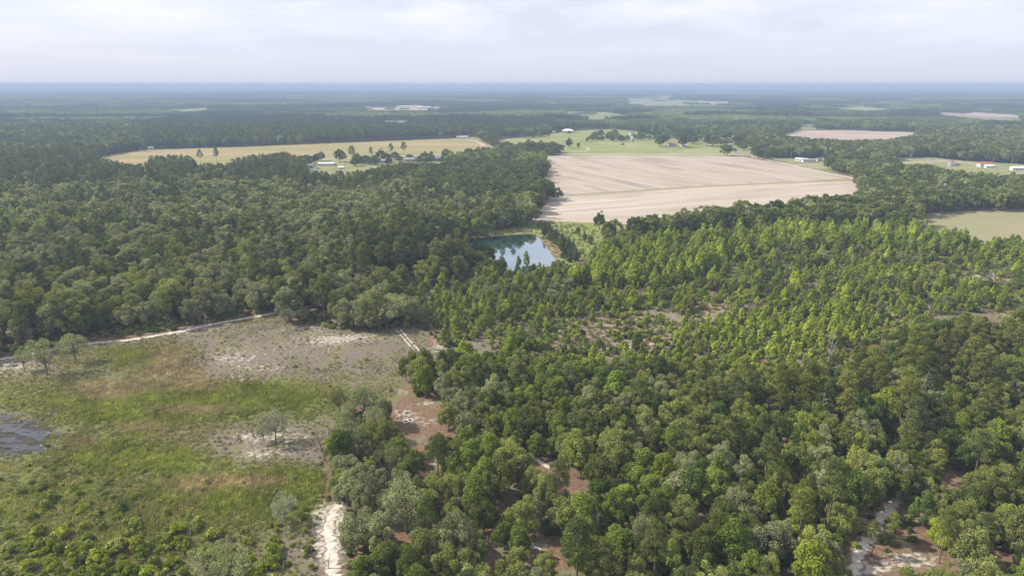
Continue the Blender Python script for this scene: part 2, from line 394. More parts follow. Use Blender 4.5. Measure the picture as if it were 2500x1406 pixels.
def snag(seed, H=8., thick=.2, n=11):
    r = np.random.default_rng(seed); parts = []; lean = r.uniform(-.9, .9, 2)
    v, f = tube([[0, 0, -.3], [lean[0]*.4, lean[1]*.4, H*.5], [lean[0], lean[1], H]], [thick, thick*.7, thick*.15], 6); trunk = (v, f, [0]*len(f)); b = []
    for i in range(n):
        t = r.uniform(.35, .95); s = np.array([lean[0]*t*.9, lean[1]*t*.9, H*t]); ph = r.uniform(0, 6.28); l = H*.34*r.uniform(.5, 1)*(1.25-t)
        m = s+[l*.6*math.cos(ph), l*.6*math.sin(ph), l*.45]; e = m+r.normal(size=3)*l*.22+[l*.35*math.cos(ph), l*.35*math.sin(ph), l*.3]
        v, f = tube([s, m, e], [thick*.38, thick*.24, thick*.07], 4); b.append((v, f, 0))
        v, f = tube([m, m+r.normal(size=3)*l*.35+[0, 0, l*.3]], [thick*.18, thick*.05], 3); b.append((v, f, 0))
    return trunk, joinm(b)
def tuft(seed, H=.9, n=26, spread=.5):
    r = np.random.default_rng(seed); V = []; F = []
    for i in range(n):
        a = r.uniform(0, 6.28); k = spread*math.sqrt(r.random()); b = np.array([k*math.cos(a), k*math.sin(a), 0]); h = H*r.uniform(.5, 1.1)
        o = np.array([math.cos(a), math.sin(a), 0])*h*r.uniform(.1, .5); a2 = r.uniform(0, 3.14); wv = np.array([math.cos(a2), math.sin(a2), 0])*.085
        q = len(V); V += [b-wv, b+wv, b+o+[0, 0, h]]; F.append([q, q+1, q+2])
    return np.array(V), F

PROTO = {}      # kind -> list of dict(crown mesh, trunk mesh, joined mesh, colour word, H, W)
def reg(kind, fn, mats, seeds, bark, words, **kw):
    for m, wd in zip(mats, words):
        for s in seeds:
            (cv, cf), (tv, tf, ti) = fn(s+hash_(m), **kw)
            crown = mesh(kind+'_crown', cv, cf, [m]); trunk = mesh(kind+'_trunk', tv, tf, [bark], smooth=True)
            jv, jf, jm = joinm([(cv, cf, 0), (tv, tf, 1)])
            PROTO.setdefault(kind, []).append(dict(crown=crown, trunk=trunk, joined=mesh(kind+'_whole', jv, jf, [m, bark], jm), word=wd, H=float(cv[:, 2].max()), W=float(np.ptp(cv[:, 0]))))
def hash_(s): return sum(ord(c)*(i+3) for i, c in enumerate(s)) % 997
reg('oak_tree', oak, ['oak_dark', 'oak_olive', 'oak_grey'], [1, 2, 3, 4], 'bark', ['dark green', 'olive green', 'grey-green'])
reg('broadleaf_tree', broad, ['broad_mid', 'broad_bright', 'broad_dark'], [21, 22, 23, 24], 'bark_pale', ['mid green', 'bright yellow-green', 'deep green'])
reg('gum_tree', gum, ['gum_bright', 'gum_mid'], [41, 42, 43, 44], 'bark', ['bright green', 'mid green'])
reg('pine_tree', pine, ['pine_dark', 'pine_olive'], [61, 62, 63, 64], 'bark_pine', ['dark green', 'olive green'])
reg('young_pine', gum, ['pine_dark'], [48, 49, 50], 'bark_pine', ['dark green'], H=8, W=4.4, nl=18, nleaf=80, size=.3)
reg('sapling', gum, ['gum_mid', 'scrub', 'gum_bright'], [71, 72, 73], 'bark', ['mid green', 'dull green', 'bright green'], H=4.2, W=2.7, nl=10, nleaf=45, size=.27)
reg('shrub', bush, ['scrub', 'broad_bright', 'broad_dark', 'yellow_leaf'], [81, 82, 83], 'bark', ['dull green', 'bright green', 'deep green', 'yellow-green'])
reg('sparse_oak', oak, ['oak_grey', 'moss', 'oak_dark'], [91, 92], 'bark', ['grey-green', 'pale grey', 'dark green'], nl=34, nleaf=75, size=.22, W=10.5, trunkfrac=.34, limbs=14)
# mid-distance versions
reg('mid_oak', oak, ['oak_dark', 'oak_olive', 'oak_grey'], [5, 6, 7], 'bark', ['']*3, nl=30, nleaf=34, size=.58, limbs=2, sides=4)
reg('mid_broad', broad, ['broad_mid', 'broad_bright', 'broad_dark'], [25, 26], 'bark', ['']*3, nl=18, nleaf=38, size=.58, limbs=0)
reg('mid_gum', gum, ['gum_bright', 'gum_mid'], [45, 46], 'bark', ['']*2, nl=14, nleaf=30, size=.55)
reg('mid_pine', pine, ['pine_dark', 'pine_dark', 'pine_olive'], [65, 66], 'bark_pine', ['']*3, nl=14, nleaf=36, size=.7)
def clump(seed, mat, n, ext, H, W, nl, ls, conic=False):
    r = np.random.default_rng(seed); Vs = []; Fs = []; k = 0
    for i in range(n):
        x, y = r.uniform(-ext/2, ext/2, 2); h = H*r.uniform(.78, 1.18); ww = W*r.uniform(.8, 1.2)
        d = r.normal(size=(nl, 3)); d /= np.linalg.norm(d, axis=1, keepdims=True); d[:, 2] = np.abs(d[:, 2])*1.0-.35*(r.random(nl))
        e = np.array([ww/2, ww/2, h*(.55 if conic else .42)]); c = np.array([x, y, h-e[2]])
        P = c+d*e*r.uniform(.8, 1.05, (nl, 1))
        if conic: P[:, :2] = [x, y]+(P[:, :2]-[x, y])*np.clip(1.25-(P[:, 2:]-c[2]+e[2])/(2*e[2]), .2, 1)
        v, f = leaves(P, d+.5*r.normal(size=d.shape), ls, .65, r); Vs.append(v); Fs.append(f+k); k += len(v)
    return mesh('clump', np.concatenate(Vs), np.concatenate(Fs), [mat])
def clumps(kind, specs): PROTO[kind] = [dict(joined=clump(*s)) for s in specs]
clumps('clump_hard', [(100+i, m, 13, 34, 13.5, 10.5, 70, 1.25) for i, m in enumerate(['far_hard', 'far_hard', 'far_light', 'far_light', 'oak_dark'])])
clumps('clump_pine', [(120+i, m, 26, 34, 16, 5.2, 34, 1.0, True) for i, m in enumerate(['far_pine', 'far_pine', 'far_pine'])])
clumps('patch_hard', [(140+i, m, 70, 95, 14, 12, 22, 2.6) for i, m in enumerate(['far_hard', 'far_light', 'far_pine'])])
clumps('patch_pine', [(150+i, m, 90, 95, 16, 8, 16, 2.4, True) for i, m in enumerate(['far_pine', 'far_pine'])])

def scatter(name, kind, P, scale, rot, idx, label, cat, col=None, protos=None, knd='stuff'):
    """many copies of a kind as one stuff object (instances on points)"""
    P = np.asarray(P, float)
    if not len(P): return
    hid = bpy.data.collections.new(name+'_kinds')
    for i, me in enumerate(protos or [p['joined'] for p in PROTO[kind]]):
        o = bpy.data.objects.new('%s_%03d' % (name, i), me); hid.objects.link(o)
    me = bpy.data.meshes.new(name); me.vertices.add(len(P)); me.vertices.foreach_set('co', P.astype(np.float32).ravel())
    a = me.attributes.new('sc', 'FLOAT_VECTOR', 'POINT'); s3 = np.asarray(scale, np.float32); s3 = np.repeat(s3[:, None], 3, 1) if s3.ndim == 1 else s3; a.data.foreach_set('vector', s3.ravel())
    a = me.attributes.new('rz', 'FLOAT', 'POINT'); a.data.foreach_set('value', np.asarray(rot, np.float32))
    a = me.attributes.new('pi', 'INT', 'POINT'); a.data.foreach_set('value', np.asarray(idx, np.int32))
    if col is not None:
        a = me.attributes.new('col', 'FLOAT_COLOR', 'POINT'); a.data.foreach_set('color', np.concatenate([np.asarray(col), np.ones((len(P), 1))], 1).astype(np.float32).ravel())
    o = obj(name, me, kind=knd, label=label, cat=cat)
    g = bpy.data.node_groups.new(name, 'GeometryNodeTree')
    g.interface.new_socket('Geometry', in_out='INPUT', socket_type='NodeSocketGeometry'); g.interface.new_socket('Geometry', in_out='OUTPUT', socket_type='NodeSocketGeometry')
    gi = g.nodes.new('NodeGroupInput'); go = g.nodes.new('NodeGroupOutput'); ip = g.nodes.new('GeometryNodeInstanceOnPoints')
    ci = g.nodes.new('GeometryNodeCollectionInfo'); ci.inputs[0].default_value = hid; ci.inputs[1].default_value = True; ci.inputs[2].default_value = True
    def na(n, t):
        q = g.nodes.new('GeometryNodeInputNamedAttribute'); q.data_type = t; q.inputs[0].default_value = n; return q.outputs[0]
    cx = g.nodes.new('ShaderNodeCombineXYZ'); g.links.new(na('rz', 'FLOAT'), cx.inputs[2])
    g.links.new(gi.outputs[0], ip.inputs['Points']); g.links.new(ci.outputs[0], ip.inputs['Instance']); ip.inputs['Pick Instance'].default_value = True
    g.links.new(na('pi', 'INT'), ip.inputs['Instance Index']); g.links.new(cx.outputs[0], ip.inputs['Rotation']); g.links.new(na('sc', 'FLOAT_VECTOR'), ip.inputs['Scale'])
    g.links.new(ip.outputs[0], go.inputs[0])
    md = o.modifiers.new('instances', 'NODES'); md.node_group = g
    return o

# ------------------------------------------------------------------ layout, traced in photo pixels
CLEARING = [(-300, 1560), (-300, 905), (0, 880), (60, 868), (230, 838), (430, 812), (560, 785), (680, 762), (700, 782), (790, 800), (840, 808), (965, 806), (1000, 800), (1035, 815), (1098, 852), (1088, 880), (1040, 882), (985, 905), (968, 960), (930, 985), (880, 985), (848, 1010), (815, 1060), (795, 1150), (800, 1230), (890, 1250), (895, 1300), (850, 1330), (835, 1406), (840, 1560)]
OPEN1 = [(955, 968), (1000, 958), (1035, 975), (1080, 1015), (1085, 1040), (1050, 1062), (965, 1045)]
OPEN2 = [(968, 1045), (1030, 1055), (1052, 1090), (1050, 1120), (1062, 1150), (1045, 1160), (1015, 1120), (985, 1075)]
OPEN3 = [(1195, 1205), (1278, 1200), (1262, 1255), (1205, 1262)]
OPEN4 = [(1296, 1112), (1340, 1130), (1400, 1158), (1455, 1200), (1445, 1210), (1380, 1165), (1305, 1132)]
OPEN5 = [(1275, 1325), (1330, 1308), (1370, 1318), (1365, 1345), (1285, 1348)]
PATH6 = [(2185, 1205), (2205, 1195), (2200, 1225), (2160, 1265), (2125, 1325), (2110, 1345), (2095, 1420), (2060, 1420), (2100, 1335), (2130, 1290), (2160, 1245)]
OPEN6 = [(2140, 1352), (2180, 1345), (2250, 1352), (2265, 1378), (2230, 1392), (2150, 1385)]
OPEN7 = [(2215, 1248), (2235, 1250), (2280, 1280), (2282, 1292), (2250, 1278)]
OPEN8 = [(2290, 1165), (2330, 1185), (2310, 1205), (2280, 1185)]
POND = [(1096, 604), (1118, 591), (1180, 580), (1290, 572), (1312, 580), (1332, 600), (1352, 630), (1348, 652), (1285, 668), (1215, 668), (1170, 648), (1125, 625)]
POND_CLEAR = [(1150, 595), (1180, 580), (1290, 573), (1312, 581), (1330, 600), (1346, 628), (1300, 634), (1240, 640), (1215, 632), (1205, 610)]
MEADOW_CLEAR = [(1120, 582), (1150, 571), (1240, 564), (1290, 556), (1315, 541), (1420, 545), (1436, 560), (1470, 566), (1462, 590), (1440, 610), (1436, 640), (1390, 640), (1350, 628), (1330, 597), (1310, 575), (1180, 578)]
F1 = [(1332, 383), (1380, 379), (1805, 380), (1835, 386), (1990, 418), (2082, 434), (1960, 443), (1700, 455), (1402, 475), (1385, 462), (1322, 425), (1350, 414), (1348, 395)]
F2 = [(1402, 477), (1700, 457), (1960, 445), (2082, 437), (2092, 452), (2105, 466), (2060, 474), (1950, 480), (1850, 492), (1720, 503), (1600, 524), (1520, 536), (1430, 542), (1345, 536), (1326, 516), (1326, 492), (1400, 487)]
F3 = [(2260, 522), (2380, 515), (2700, 516), (2700, 585), (2500, 572), (2440, 578), (2395, 582), (2340, 556), (2268, 548)]
F4 = [(1905, 331), (1945, 319), (2060, 318), (2252, 324), (2228, 331), (2165, 341), (2080, 342), (1960, 336)]
LONGF = [(232, 385), (345, 366), (600, 358), (860, 348), (1100, 338), (1150, 335), (1185, 350), (1215, 359), (1150, 362), (1090, 372), (1085, 392), (850, 402), (752, 398), (736, 382), (700, 372), (612, 380), (572, 388), (545, 402), (486, 399), (470, 380), (366, 381), (352, 398), (325, 402)]
YARD = [(752, 396), (860, 388), (1080, 380), (1090, 398), (960, 398), (900, 412), (840, 420), (765, 420)]
PAST = [(1205, 342), (1300, 331), (1360, 323), (1420, 319), (1500, 317), (1600, 326), (1700, 330), (1790, 338), (1835, 360), (1835, 381), (1380, 377), (1362, 372), (1230, 352)]
P2 = [(1868, 388), (1930, 386), (2022, 389), (2012, 402), (2014, 420), (1985, 416)]
P3 = [(2185, 387), (2270, 385), (2345, 393), (2500, 402), (2700, 412), (2700, 430), (2440, 424), (2330, 416), (2290, 404), (2190, 398)]
FARF = [[(1375, 272), (1480, 275), (1548, 284), (1440, 292), (1400, 283)], [(1530, 239), (1640, 235), (1660, 243), (1710, 250), (1760, 257), (1530, 259)],
        [(1975, 257), (2090, 259), (2185, 268), (2110, 271), (2060, 266)], [(2285, 275), (2370, 274), (2490, 281), (2490, 288), (2380, 284), (2300, 280)], [(1890, 240), (1970, 236), (1990, 240), (1900, 244)],
        [(885, 262), (960, 264), (1010, 257), (1080, 262), (1075, 268), (950, 270), (890, 268)], [(925, 296), (1003, 295), (1003, 300), (930, 301)], [(1953, 305), (1992, 303), (1992, 316), (1957, 317)],
        [(395, 269), (470, 266), (520, 262), (500, 268), (420, 272)], [(2300, 281), (2420, 286), (2500, 292), (2500, 295), (2380, 291)], [(1700, 247), (1790, 250), (1780, 254), (1710, 253)]]
TRACKF = [(-60, 885), (0, 871), (60, 861), (230, 831), (430, 805), (560, 778), (685, 755), (690, 768), (560, 790), (430, 816), (230, 842), (0, 884), (-60, 895)]
ROADSTRIP = [(1835, 380), (1872, 384), (2012, 414), (2098, 435), (2084, 441), (1985, 421)]
CLEAR = [ROADSTRIP, CLEARING, OPEN1, OPEN2, OPEN3, OPEN4, OPEN5, PATH6, OPEN6, OPEN7, OPEN8, POND_CLEAR, MEADOW_CLEAR, F1, F2, F3, F4, LONGF, YARD, PAST, P2, P3, TRACKF] + FARF
BASEONLY = [POND]
STRICT = [PATH6, OPEN6, OPEN7, OPEN1, OPEN5]
REGROWTH = [(985, 730), (1060, 690), (1200, 668), (1350, 652), (1440, 652), (1490, 640), (1580, 606), (1700, 584), (1900, 566), (2180, 568), (2300, 592), (2420, 612), (2600, 620), (2600, 720), (2450, 765), (2250, 775), (2120, 850), (1950, 880), (1700, 868), (1560, 862), (1400, 870), (1250, 856), (1120, 862), (1060, 805), (1010, 790)]
RIM = [(1060, 860), (1120, 858), (1250, 850), (1400, 866), (1560, 858), (1700, 864), (1950, 876), (2120, 846), (2260, 770), (2300, 800), (2150, 900), (1950, 930), (1700, 918), (1400, 915), (1150, 900)]
GUMBAND = [(1440, 655), (1490, 640), (1580, 606), (1700, 584), (1900, 566), (2180, 568), (2300, 592), (2420, 612), (2600, 620), (2600, 660), (2350, 625), (2100, 610), (1900, 618), (1760, 650), (1640, 700), (1500, 705), (1380, 700)]
GUMBAND2 = [(1660, 800), (1800, 780), (2060, 760), (2120, 830), (1950, 870), (1700, 862)]
BARE1 = [(1330, 785), (1450, 760), (1640, 755), (1680, 795), (1620, 848), (1450, 855), (1340, 838)]
BARE2 = [(2340, 665), (2430, 655), (2490, 680), (2460, 700), (2330, 700)]
BARE3 = [(1690, 745), (1800, 735), (1830, 790), (1720, 800)]
PINE_EDGE = [(850, 615), (1000, 590), (1190, 590), (1200, 640), (1100, 680), (960, 690), (860, 690)]
PINE_NEAR = [(1650, 880), (2100, 860), (2600, 830), (2600, 1150), (2250, 1120), (2000, 1080), (1750, 1040), (1640, 950)]
PINE_BELT = [(-100, 395), (340, 385), (760, 375), (760, 430), (620, 440), (300, 470), (100, 500), (-100, 520)]
PINE_MID = [(560, 430), (900, 400), (1000, 440), (900, 500), (620, 480)]
BRIGHT_L = [(-100, 560), (120, 520), (230, 540), (200, 610), (80, 660), (-100, 670)]
BRIGHT_M = [(960, 395), (1250, 385), (1345, 395), (1350, 415), (1150, 420), (960, 415)]
DARK_M = [(1050, 415), (1330, 420), (1400, 470), (1390, 490), (1200, 520), (1050, 480)]
PLANT = [(340, 300), (700, 290), (1000, 300), (1350, 300), (1360, 318), (1200, 340), (800, 350), (350, 362)]

def blocked(x, y, H, W=0.0, clear=CLEAR, margin=0.0):
    bad = np.zeros(len(x), bool)
    near = y < 300
    for i, fr in enumerate((0.0, .3, .6, .88)):
        px, py = topx(x, y, H*np.where(near, fr*.72, fr))
        hw = W*np.where(near, .08, .30)*FPX/np.maximum(y, 50)*(fr > .2)
        qx, qy = topx(x, y, H*fr)
        for poly in clear:
            bad |= inside(qx, qy, poly) if poly in STRICT else inside(px, py, poly)
            if fr > .2:
                if poly in STRICT: hs = W*(.28 if poly in (PATH6, OPEN6) else .12)*FPX/np.maximum(y, 50); bad |= inside(qx-hs, qy, poly) | inside(qx+hs, qy, poly)
                else: bad |= inside(px-hw, py, poly) | inside(px+hw, py, poly)
    px, py = topx(x, y, 0)
    for poly in BASEONLY: bad |= inside(px, py, poly)
    return bad
def grid_points(x0, x1, y0, y1, s, rng, jit=.42):
    xs = np.arange(x0, x1, s); ys = np.arange(y0, y1, s); X, Y = np.meshgrid(xs, ys); X = X+(np.arange(len(ys)) % 2)[:, None]*s*.5
    X = X.ravel()+rng.uniform(-jit, jit, X.size)*s; Y = Y.ravel()+rng.uniform(-jit, jit, Y.size)*s
    return X, Y
def frustum(x, y, mx=260, my=170, z=0):
    px, py = topx(x, y, z); return (px > -mx) & (px < 2500+mx) & (py < 1406+my) & (y > 60)

# ------------------------------------------------------------------ setting: ground, fields, tracks, water
def ground():
    na, nr = 330, 330
    th = np.linspace(math.radians(-52), math.radians(52), na); rr = 88*(1050/88)**np.linspace(0, 1, nr)
    T, R = np.meshgrid(th, rr); X = (R*np.sin(T)).ravel(); Y = (R*np.cos(T)).ravel()
    V = np.stack([X, Y, gz(X, Y)], 1)
    i = np.arange(nr-1)[:, None]*na+np.arange(na-1)[None, :]; i = i.ravel(); F = np.stack([i, i+1, i+na+1, i+na], 1)
    me = mesh('near_ground', V, F, ['near_ground'], smooth=True)
    px, py = topx(X, Y, 0)
    jx = px+(fbm(X, Y, 9, 3)-.5)*90; jy = py+(fbm(X, Y, 9, 8)-.5)*50
    inn = lambda poly: inside(jx, jy, poly).astype(float)
    clear = inn(CLEARING)
    el = lambda cx, cy, a, b: np.exp(-(((px-cx)/a)**2+((py-cy)/b)**2))
    sand = .0*X
    for c in [(560, 875, 60, 18), (585, 925, 40, 16), (650, 900, 70, 14), (800, 832, 70, 14), (500, 795, 90, 14), (760, 800, 80, 12), (900, 825, 80, 10), (690, 1060, 70, 22), (600, 1060, 40, 14), (640, 1110, 60, 12), (20, 885, 70, 18), (985, 1010, 40, 14), (1040, 1030, 40, 12), (1040, 985, 30, 10),
              (810, 1300, 36, 90), (790, 1260, 50, 20), (2230, 1365, 80, 24), (2250, 1268, 34, 12), (2100, 1390, 70, 30), (1310, 1332, 40, 12), (1330, 1132, 30, 10), (1070, 845, 30, 20), (1520, 848, 60, 6), (2400, 675, 70, 10), (980, 955, 20, 10), (1345, 535, 60, 10), (430, 812, 60, 10), (1060, 1120, 20, 30)]:
        sand += el(*c)*(.62 if c[0] > 1900 or c[1] > 1200 else (.45 if c[0] > 960 else .31))
    for c in [(700, 850, 260, 55), (650, 1090, 140, 45), (780, 1330, 90, 80), (30, 900, 120, 40)]: sand += el(*c)*.26
    green = .46*clear
    for c in [(480, 985, 330, 38), (650, 960, 160, 22), (300, 1000, 160, 40), (330, 870, 120, 24), (300, 1110, 200, 40), (250, 1250, 320, 110), (650, 1220, 160, 60), (1420, 555, 60, 14), (1400, 600, 30, 20), (60, 960, 120, 24)]: green += el(*c)*.42
    for c in [(700, 850, 220, 50), (650, 1090, 130, 40), (760, 1330, 110, 70), (560, 880, 120, 50), (900, 840, 120, 30)]: green -= el(*c)*.42
    dry = .12*clear+.0*X
    for c in [(480, 935, 55, 24), (290, 945, 110, 16), (250, 965, 60, 16), (420, 868, 60, 24), (520, 1180, 120, 18), (640, 1178, 60, 12), (400, 905, 60, 18), (200, 1080, 40, 14), (350, 1045, 80, 12), (470, 1000, 120, 10)]: dry += el(*c)*.5
    regrow = inn(REGROWTH); dry += .34*regrow; green += .34*regrow
    for p in (BARE1, BARE2, BARE3): green -= .25*inn(p); dry += .12*inn(p)
    litter = np.where((clear+regrow) > 0, .12, .74)
    for p in (OPEN1, OPEN2, OPEN3, OPEN4, OPEN7, OPEN8): litter = np.maximum(litter, .62*inn(p))
    litter += el(2270, 1300, 60, 30)*.4
    mud = .8*el(40, 1065, 150, 62)+.6*el(262, 962, 50, 14)
    for nm, ch in (('mask_a', (sand, dry, green)), ('mask_b', (litter, mud, 0*X))):
        a = me.attributes.new(nm, 'FLOAT_COLOR', 'POINT'); a.data.foreach_set('color', np.stack([*[np.clip(c, 0, 1) for c in ch], np.ones_like(X)], 1).astype(np.float32).ravel())
    obj('ground', me, kind='structure')
    n = 41; B = 46000; xs = np.concatenate([np.linspace(-B, B, n)]); Xg, Yg = np.meshgrid(xs, xs)
    i = (np.arange(n-1)[:, None]*n+np.arange(n-1)[None, :]).ravel()
    obj('plain', mesh('plain', np.stack([Xg.ravel(), Yg.ravel(), 0*Xg.ravel()-.6], 1), np.stack([i, i+1, i+n+1, i+n], 1), ['far_ground']), kind='structure')
ground()
def sheet(name, poly, mat, z=.05, kind='structure', expand=0.0):
    pts = [at(p[0], p[1]) for p in poly]
    c = np.mean(pts, axis=0)
    V = [(p[0], p[1], z) for p in pts]
    me = bpy.data.meshes.new(name); me.from_pydata(V, [], [list(range(len(V)))]); me.materials.append(MATS[mat]); me.update()
    if me.polygons[0].normal.z < 0: me.flip_normals()
    return obj(name, me, kind=kind)
def near_ext(poly, dy): return poly
sheet('tilled_field', [(1322, 383), (1380, 379), (1805, 380), (1835, 386), (1990, 418), (2082, 434), (2120, 440), (1960, 444), (1700, 456), (1402, 476), (1300, 482), (1260, 440), (1300, 400)], 'tilled_upper')
sheet('tilled_field', [(1300, 484), (1402, 478), (1700, 458), (1960, 446), (2120, 441), (2160, 475), (2100, 500), (1950, 515), (1720, 545), (1560, 550), (1430, 543), (1345, 540), (1290, 545)], 'tilled_lower')
sheet('field_margin', [(1300, 478.5), (1402, 474.5), (1700, 454.8), (1960, 443), (2082, 433.6), (2122, 437), (2122, 442), (1960, 446), (1700, 458.4), (1402, 479), (1300, 486)], 'fallow', .09)
sheet('fallow_field', [(2150, 530), (2260, 521), (2380, 514), (2900, 514), (2900, 640), (2500, 620), (2400, 610), (2240, 585)], 'fallow', .06)
sheet('far_tilled_field', [(1890, 332), (1945, 319), (2060, 318), (2260, 323), (2240, 345), (2165, 352), (2080, 354), (1940, 346)], 'tilled_far', .12)
sheet('hay_field', [(180, 396), (232, 383), (345, 366), (600, 358), (860, 348), (1100, 338), (1160, 334), (1230, 360), (1140, 372), (1085, 392), (850, 405), (740, 425), (560, 420), (400, 425), (300, 425)], 'hayfield', .07)
sheet('yard', [(740, 410), (752, 394), (860, 387), (1080, 379), (1120, 395), (1000, 410), (900, 425), (840, 440), (745, 440)], 'yard_grass', .13)
sheet('pasture', [(1190, 344), (1300, 331), (1360, 322), (1420, 318), (1500, 316), (1600, 325), (1700, 329), (1790, 336), (1850, 360), (1860, 382), (1380, 378.5), (1322, 380), (1230, 365)], 'pasture_green', .10)
sheet('yard', [(1850, 386), (1930, 386), (2060, 388), (2060, 425), (1985, 416.5)], 'yard_grass', .10)
sheet('yard', [(2170, 386), (2270, 384), (2345, 392), (2500, 401), (2900, 412), (2900, 450), (2440, 440), (2300, 432), (2230, 415), (2170, 404)], 'yard_grass', .10)
sheet('meadow', [(1040, 600), (1120, 572), (1150, 555), (1240, 548), (1290, 538), (1430, 543), (1530, 552), (1520, 600), (1470, 640), (1440, 670), (1360, 672), (1200, 690), (1080, 650)], 'meadow', .035)
for i, p in enumerate(FARF):
    c = np.mean(p, axis=0); q = [(c[0]+(a-c[0])*1.03, b+(1.2 if b > c[1] else 0)) for a, b in p]
    sheet('far_field', q, ['far_crop', 'far_crop', 'pasture_green', 'tilled_far', 'far_crop', 'tilled_far', 'far_crop', 'far_crop', 'far_crop', 'far_crop', 'tilled_far'][i], .3)
def wobble(poly, n=6, amp=.6, seed=0):
    r = np.random.default_rng(seed); pts = np.array([at(*p) for p in poly]); out = []
    for i in range(len(pts)):
        a, b = pts[i], pts[(i+1) % len(pts)]
        p0, p3 = pts[i-1], pts[(i+2) % len(pts)]
        for k in range(n):
            t = k/n; q = .5*((2*a)+(-p0+b)*t+(2*p0-5*a+4*b-p3)*t*t+(-p0+3*a-3*b+p3)*t**3); out.append(q+r.normal(size=2)*amp)
    return np.array(out)
def blob(name, pts, mat, z, **k):
    pts = np.asarray(pts); c = pts.mean(0); V = [(c[0], c[1], z)]+[(p[0], p[1], z) for p in pts]; n = len(pts)
    me = mesh(name, V, [[0, 1+i, 1+(i+1) % n] for i in range(n)], [mat])
    if me.polygons[0].normal.z < 0: me.flip_normals()
    return obj(name, me, kind='structure', **k)
pb = wobble(POND, 6, .25, 3); pc = pb.mean(0)
blob('pond_bank', pc+(pb-pc)*1.0+(pb-pc)/np.linalg.norm(pb-pc, axis=1, keepdims=True)*2.0, 'red_litter', .05)
blob('pond', pb, 'pond_water', .06)
r = np.random.default_rng(5)
for (px, py, a, b) in [(20, 1045, 55, 10), (60, 1030, 40, 5), (75, 1060, 34, 7), (95, 1068, 18, 9), (20, 1075, 34, 6), (60, 1092, 60, 8), (20, 1108, 34, 9), (110, 1058, 20, 6), (140, 1010, 20, 4), (262, 963, 24, 3.2), (10, 1015, 40, 5), (125, 1098, 26, 5), (-60, 1060, 60, 20)]:
    n = 26; t = np.linspace(0, 2*math.pi, n, endpoint=False); k = 1+.28*np.sin(3*t+r.uniform(0, 6))+.2*np.sin(5*t+r.uniform(0, 6))+.13*r.normal(size=n)
    P = np.array([at(px+a*kk*math.cos(q), py+b*kk*math.sin(q)) for kk, q in zip(k, t)]); blob('puddle', P, 'bog_water', float(gz(P[:, 0], P[:, 1]).max())+.05)
def ribbon(name, line, width, mat, dz=.03, n=14, wob=.25, seed=1, world=False):
    r = np.random.default_rng(seed); P = np.array([at(*p) for p in line]); Q = []
    for i in range(len(P)-1):
        p0, a, b, p3 = P[max(i-1, 0)], P[i], P[i+1], P[min(i+2, len(P)-1)]
        for k in range(n):
            t = k/n; Q.append(.5*((2*a)+(-p0+b)*t+(2*p0-5*a+4*b-p3)*t*t+(-p0+3*a-3*b+p3)*t**3))
    Q.append(P[-1]); Q = np.array(Q); d = np.gradient(Q, axis=0); d /= np.linalg.norm(d, axis=1, keepdims=True)+1e-9; nrm = np.stack([-d[:, 1], d[:, 0]], 1)
    V = []; F = []
    for i, q in enumerate(Q):
        wl, wr = width/2*(1+wob*r.normal()), width/2*(1+wob*r.normal())
        for s in (-wl, -wl*.5, 0, wr*.5, wr):
            p = q+nrm[i]*s; V.append((p[0], p[1], float(gz(p[0], p[1]))+dz))
    for i in range(len(Q)-1):
        for k in range(4): F.append([i*5+k, i*5+k+1, i*5+k+6, i*5+k+5])
    me = mesh(name, V, F, [mat])
    a = me.attributes.new('edge', 'FLOAT', 'POINT'); a.data.foreach_set('value', np.tile(np.array([1, .35, .12, .35, 1], np.float32), len(Q)))
    if me.polygons[0].normal.z < 0: me.flip_normals()
    return V, F, me
def track(name, line, width, mat, **k): return obj(name, ribbon(name, line, width, mat, **k)[2], kind='structure')
track('sandy_track', [(-80, 886), (0, 876), (60, 866), (140, 851), (230, 836), (330, 825), (430, 810), (500, 795), (560, 783), (620, 772), (680, 761), (740, 749), (800, 743), (860, 738)], 3.2, 'sand', seed=3)
track('sandy_track', [(828, 1225), (815, 1250), (800, 1290), (806, 1330), (812, 1370), (815, 1406), (820, 1470)], 3.4, 'sand', seed=4, wob=.32)
track('wheel_rut', [(966, 806), (985, 826), (1005, 848), (1036, 880), (1052, 895)], .85, 'sand', seed=5)
track('wheel_rut', [(977, 806), (996, 826), (1017, 848), (1046, 878), (1062, 893)], .85, 'sand', seed=6)
track('sandy_track', [(2215, 1180), (2195, 1210), (2160, 1255), (2128, 1300), (2100, 1345), (2080, 1406), (2070, 1470)], 3.4, 'sand', seed=7)
track('sandy_track', [(1290, 1108), (1330, 1135), (1345, 1142)], 1.8, 'sand', seed=8)
track('sandy_track', [(1440, 856), (1500, 852), (1560, 845), (1600, 838)], 2.0, 'sand', seed=9)
track('dirt_road', [(1210, 377.5), (1380, 376.8), (1500, 376.5), (1800, 378), (1830, 381), (1860, 388), (1985, 416), (2085, 436), (2180, 462)], 7, 'dirt_road', dz=.16, wob=.05)
track('road', [(1765, 347), (1790, 362), (1806, 371), (1832, 382)], 8, 'asphalt', dz=.19, wob=0)
track('dirt_road', [(700, 397), (780, 390), (870, 385), (980, 381.5), (1090, 377.5), (1150, 367), (1215, 358.5)], 7, 'dirt_road', dz=.2, wob=.05)
track('dirt_road', [(1140, 342), (1160, 345), (1175, 352), (1185, 357), (1215, 359)], 6, 'dirt_road', dz=.2, wob=.05)
track('dirt_road', [(2170, 388), (2230, 386), (2275, 387)], 7, 'dirt_road', dz=.2, wob=.1)
track('dirt_road', [(1925, 404), (1980, 403), (2020, 402)], 6, 'dirt_road', dz=.2, wob=.15)
track('dirt_road', [(2180, 400), (2240, 396), (2310, 395), (2400, 402)], 6, 'dirt_road', dz=.2, wob=.2)
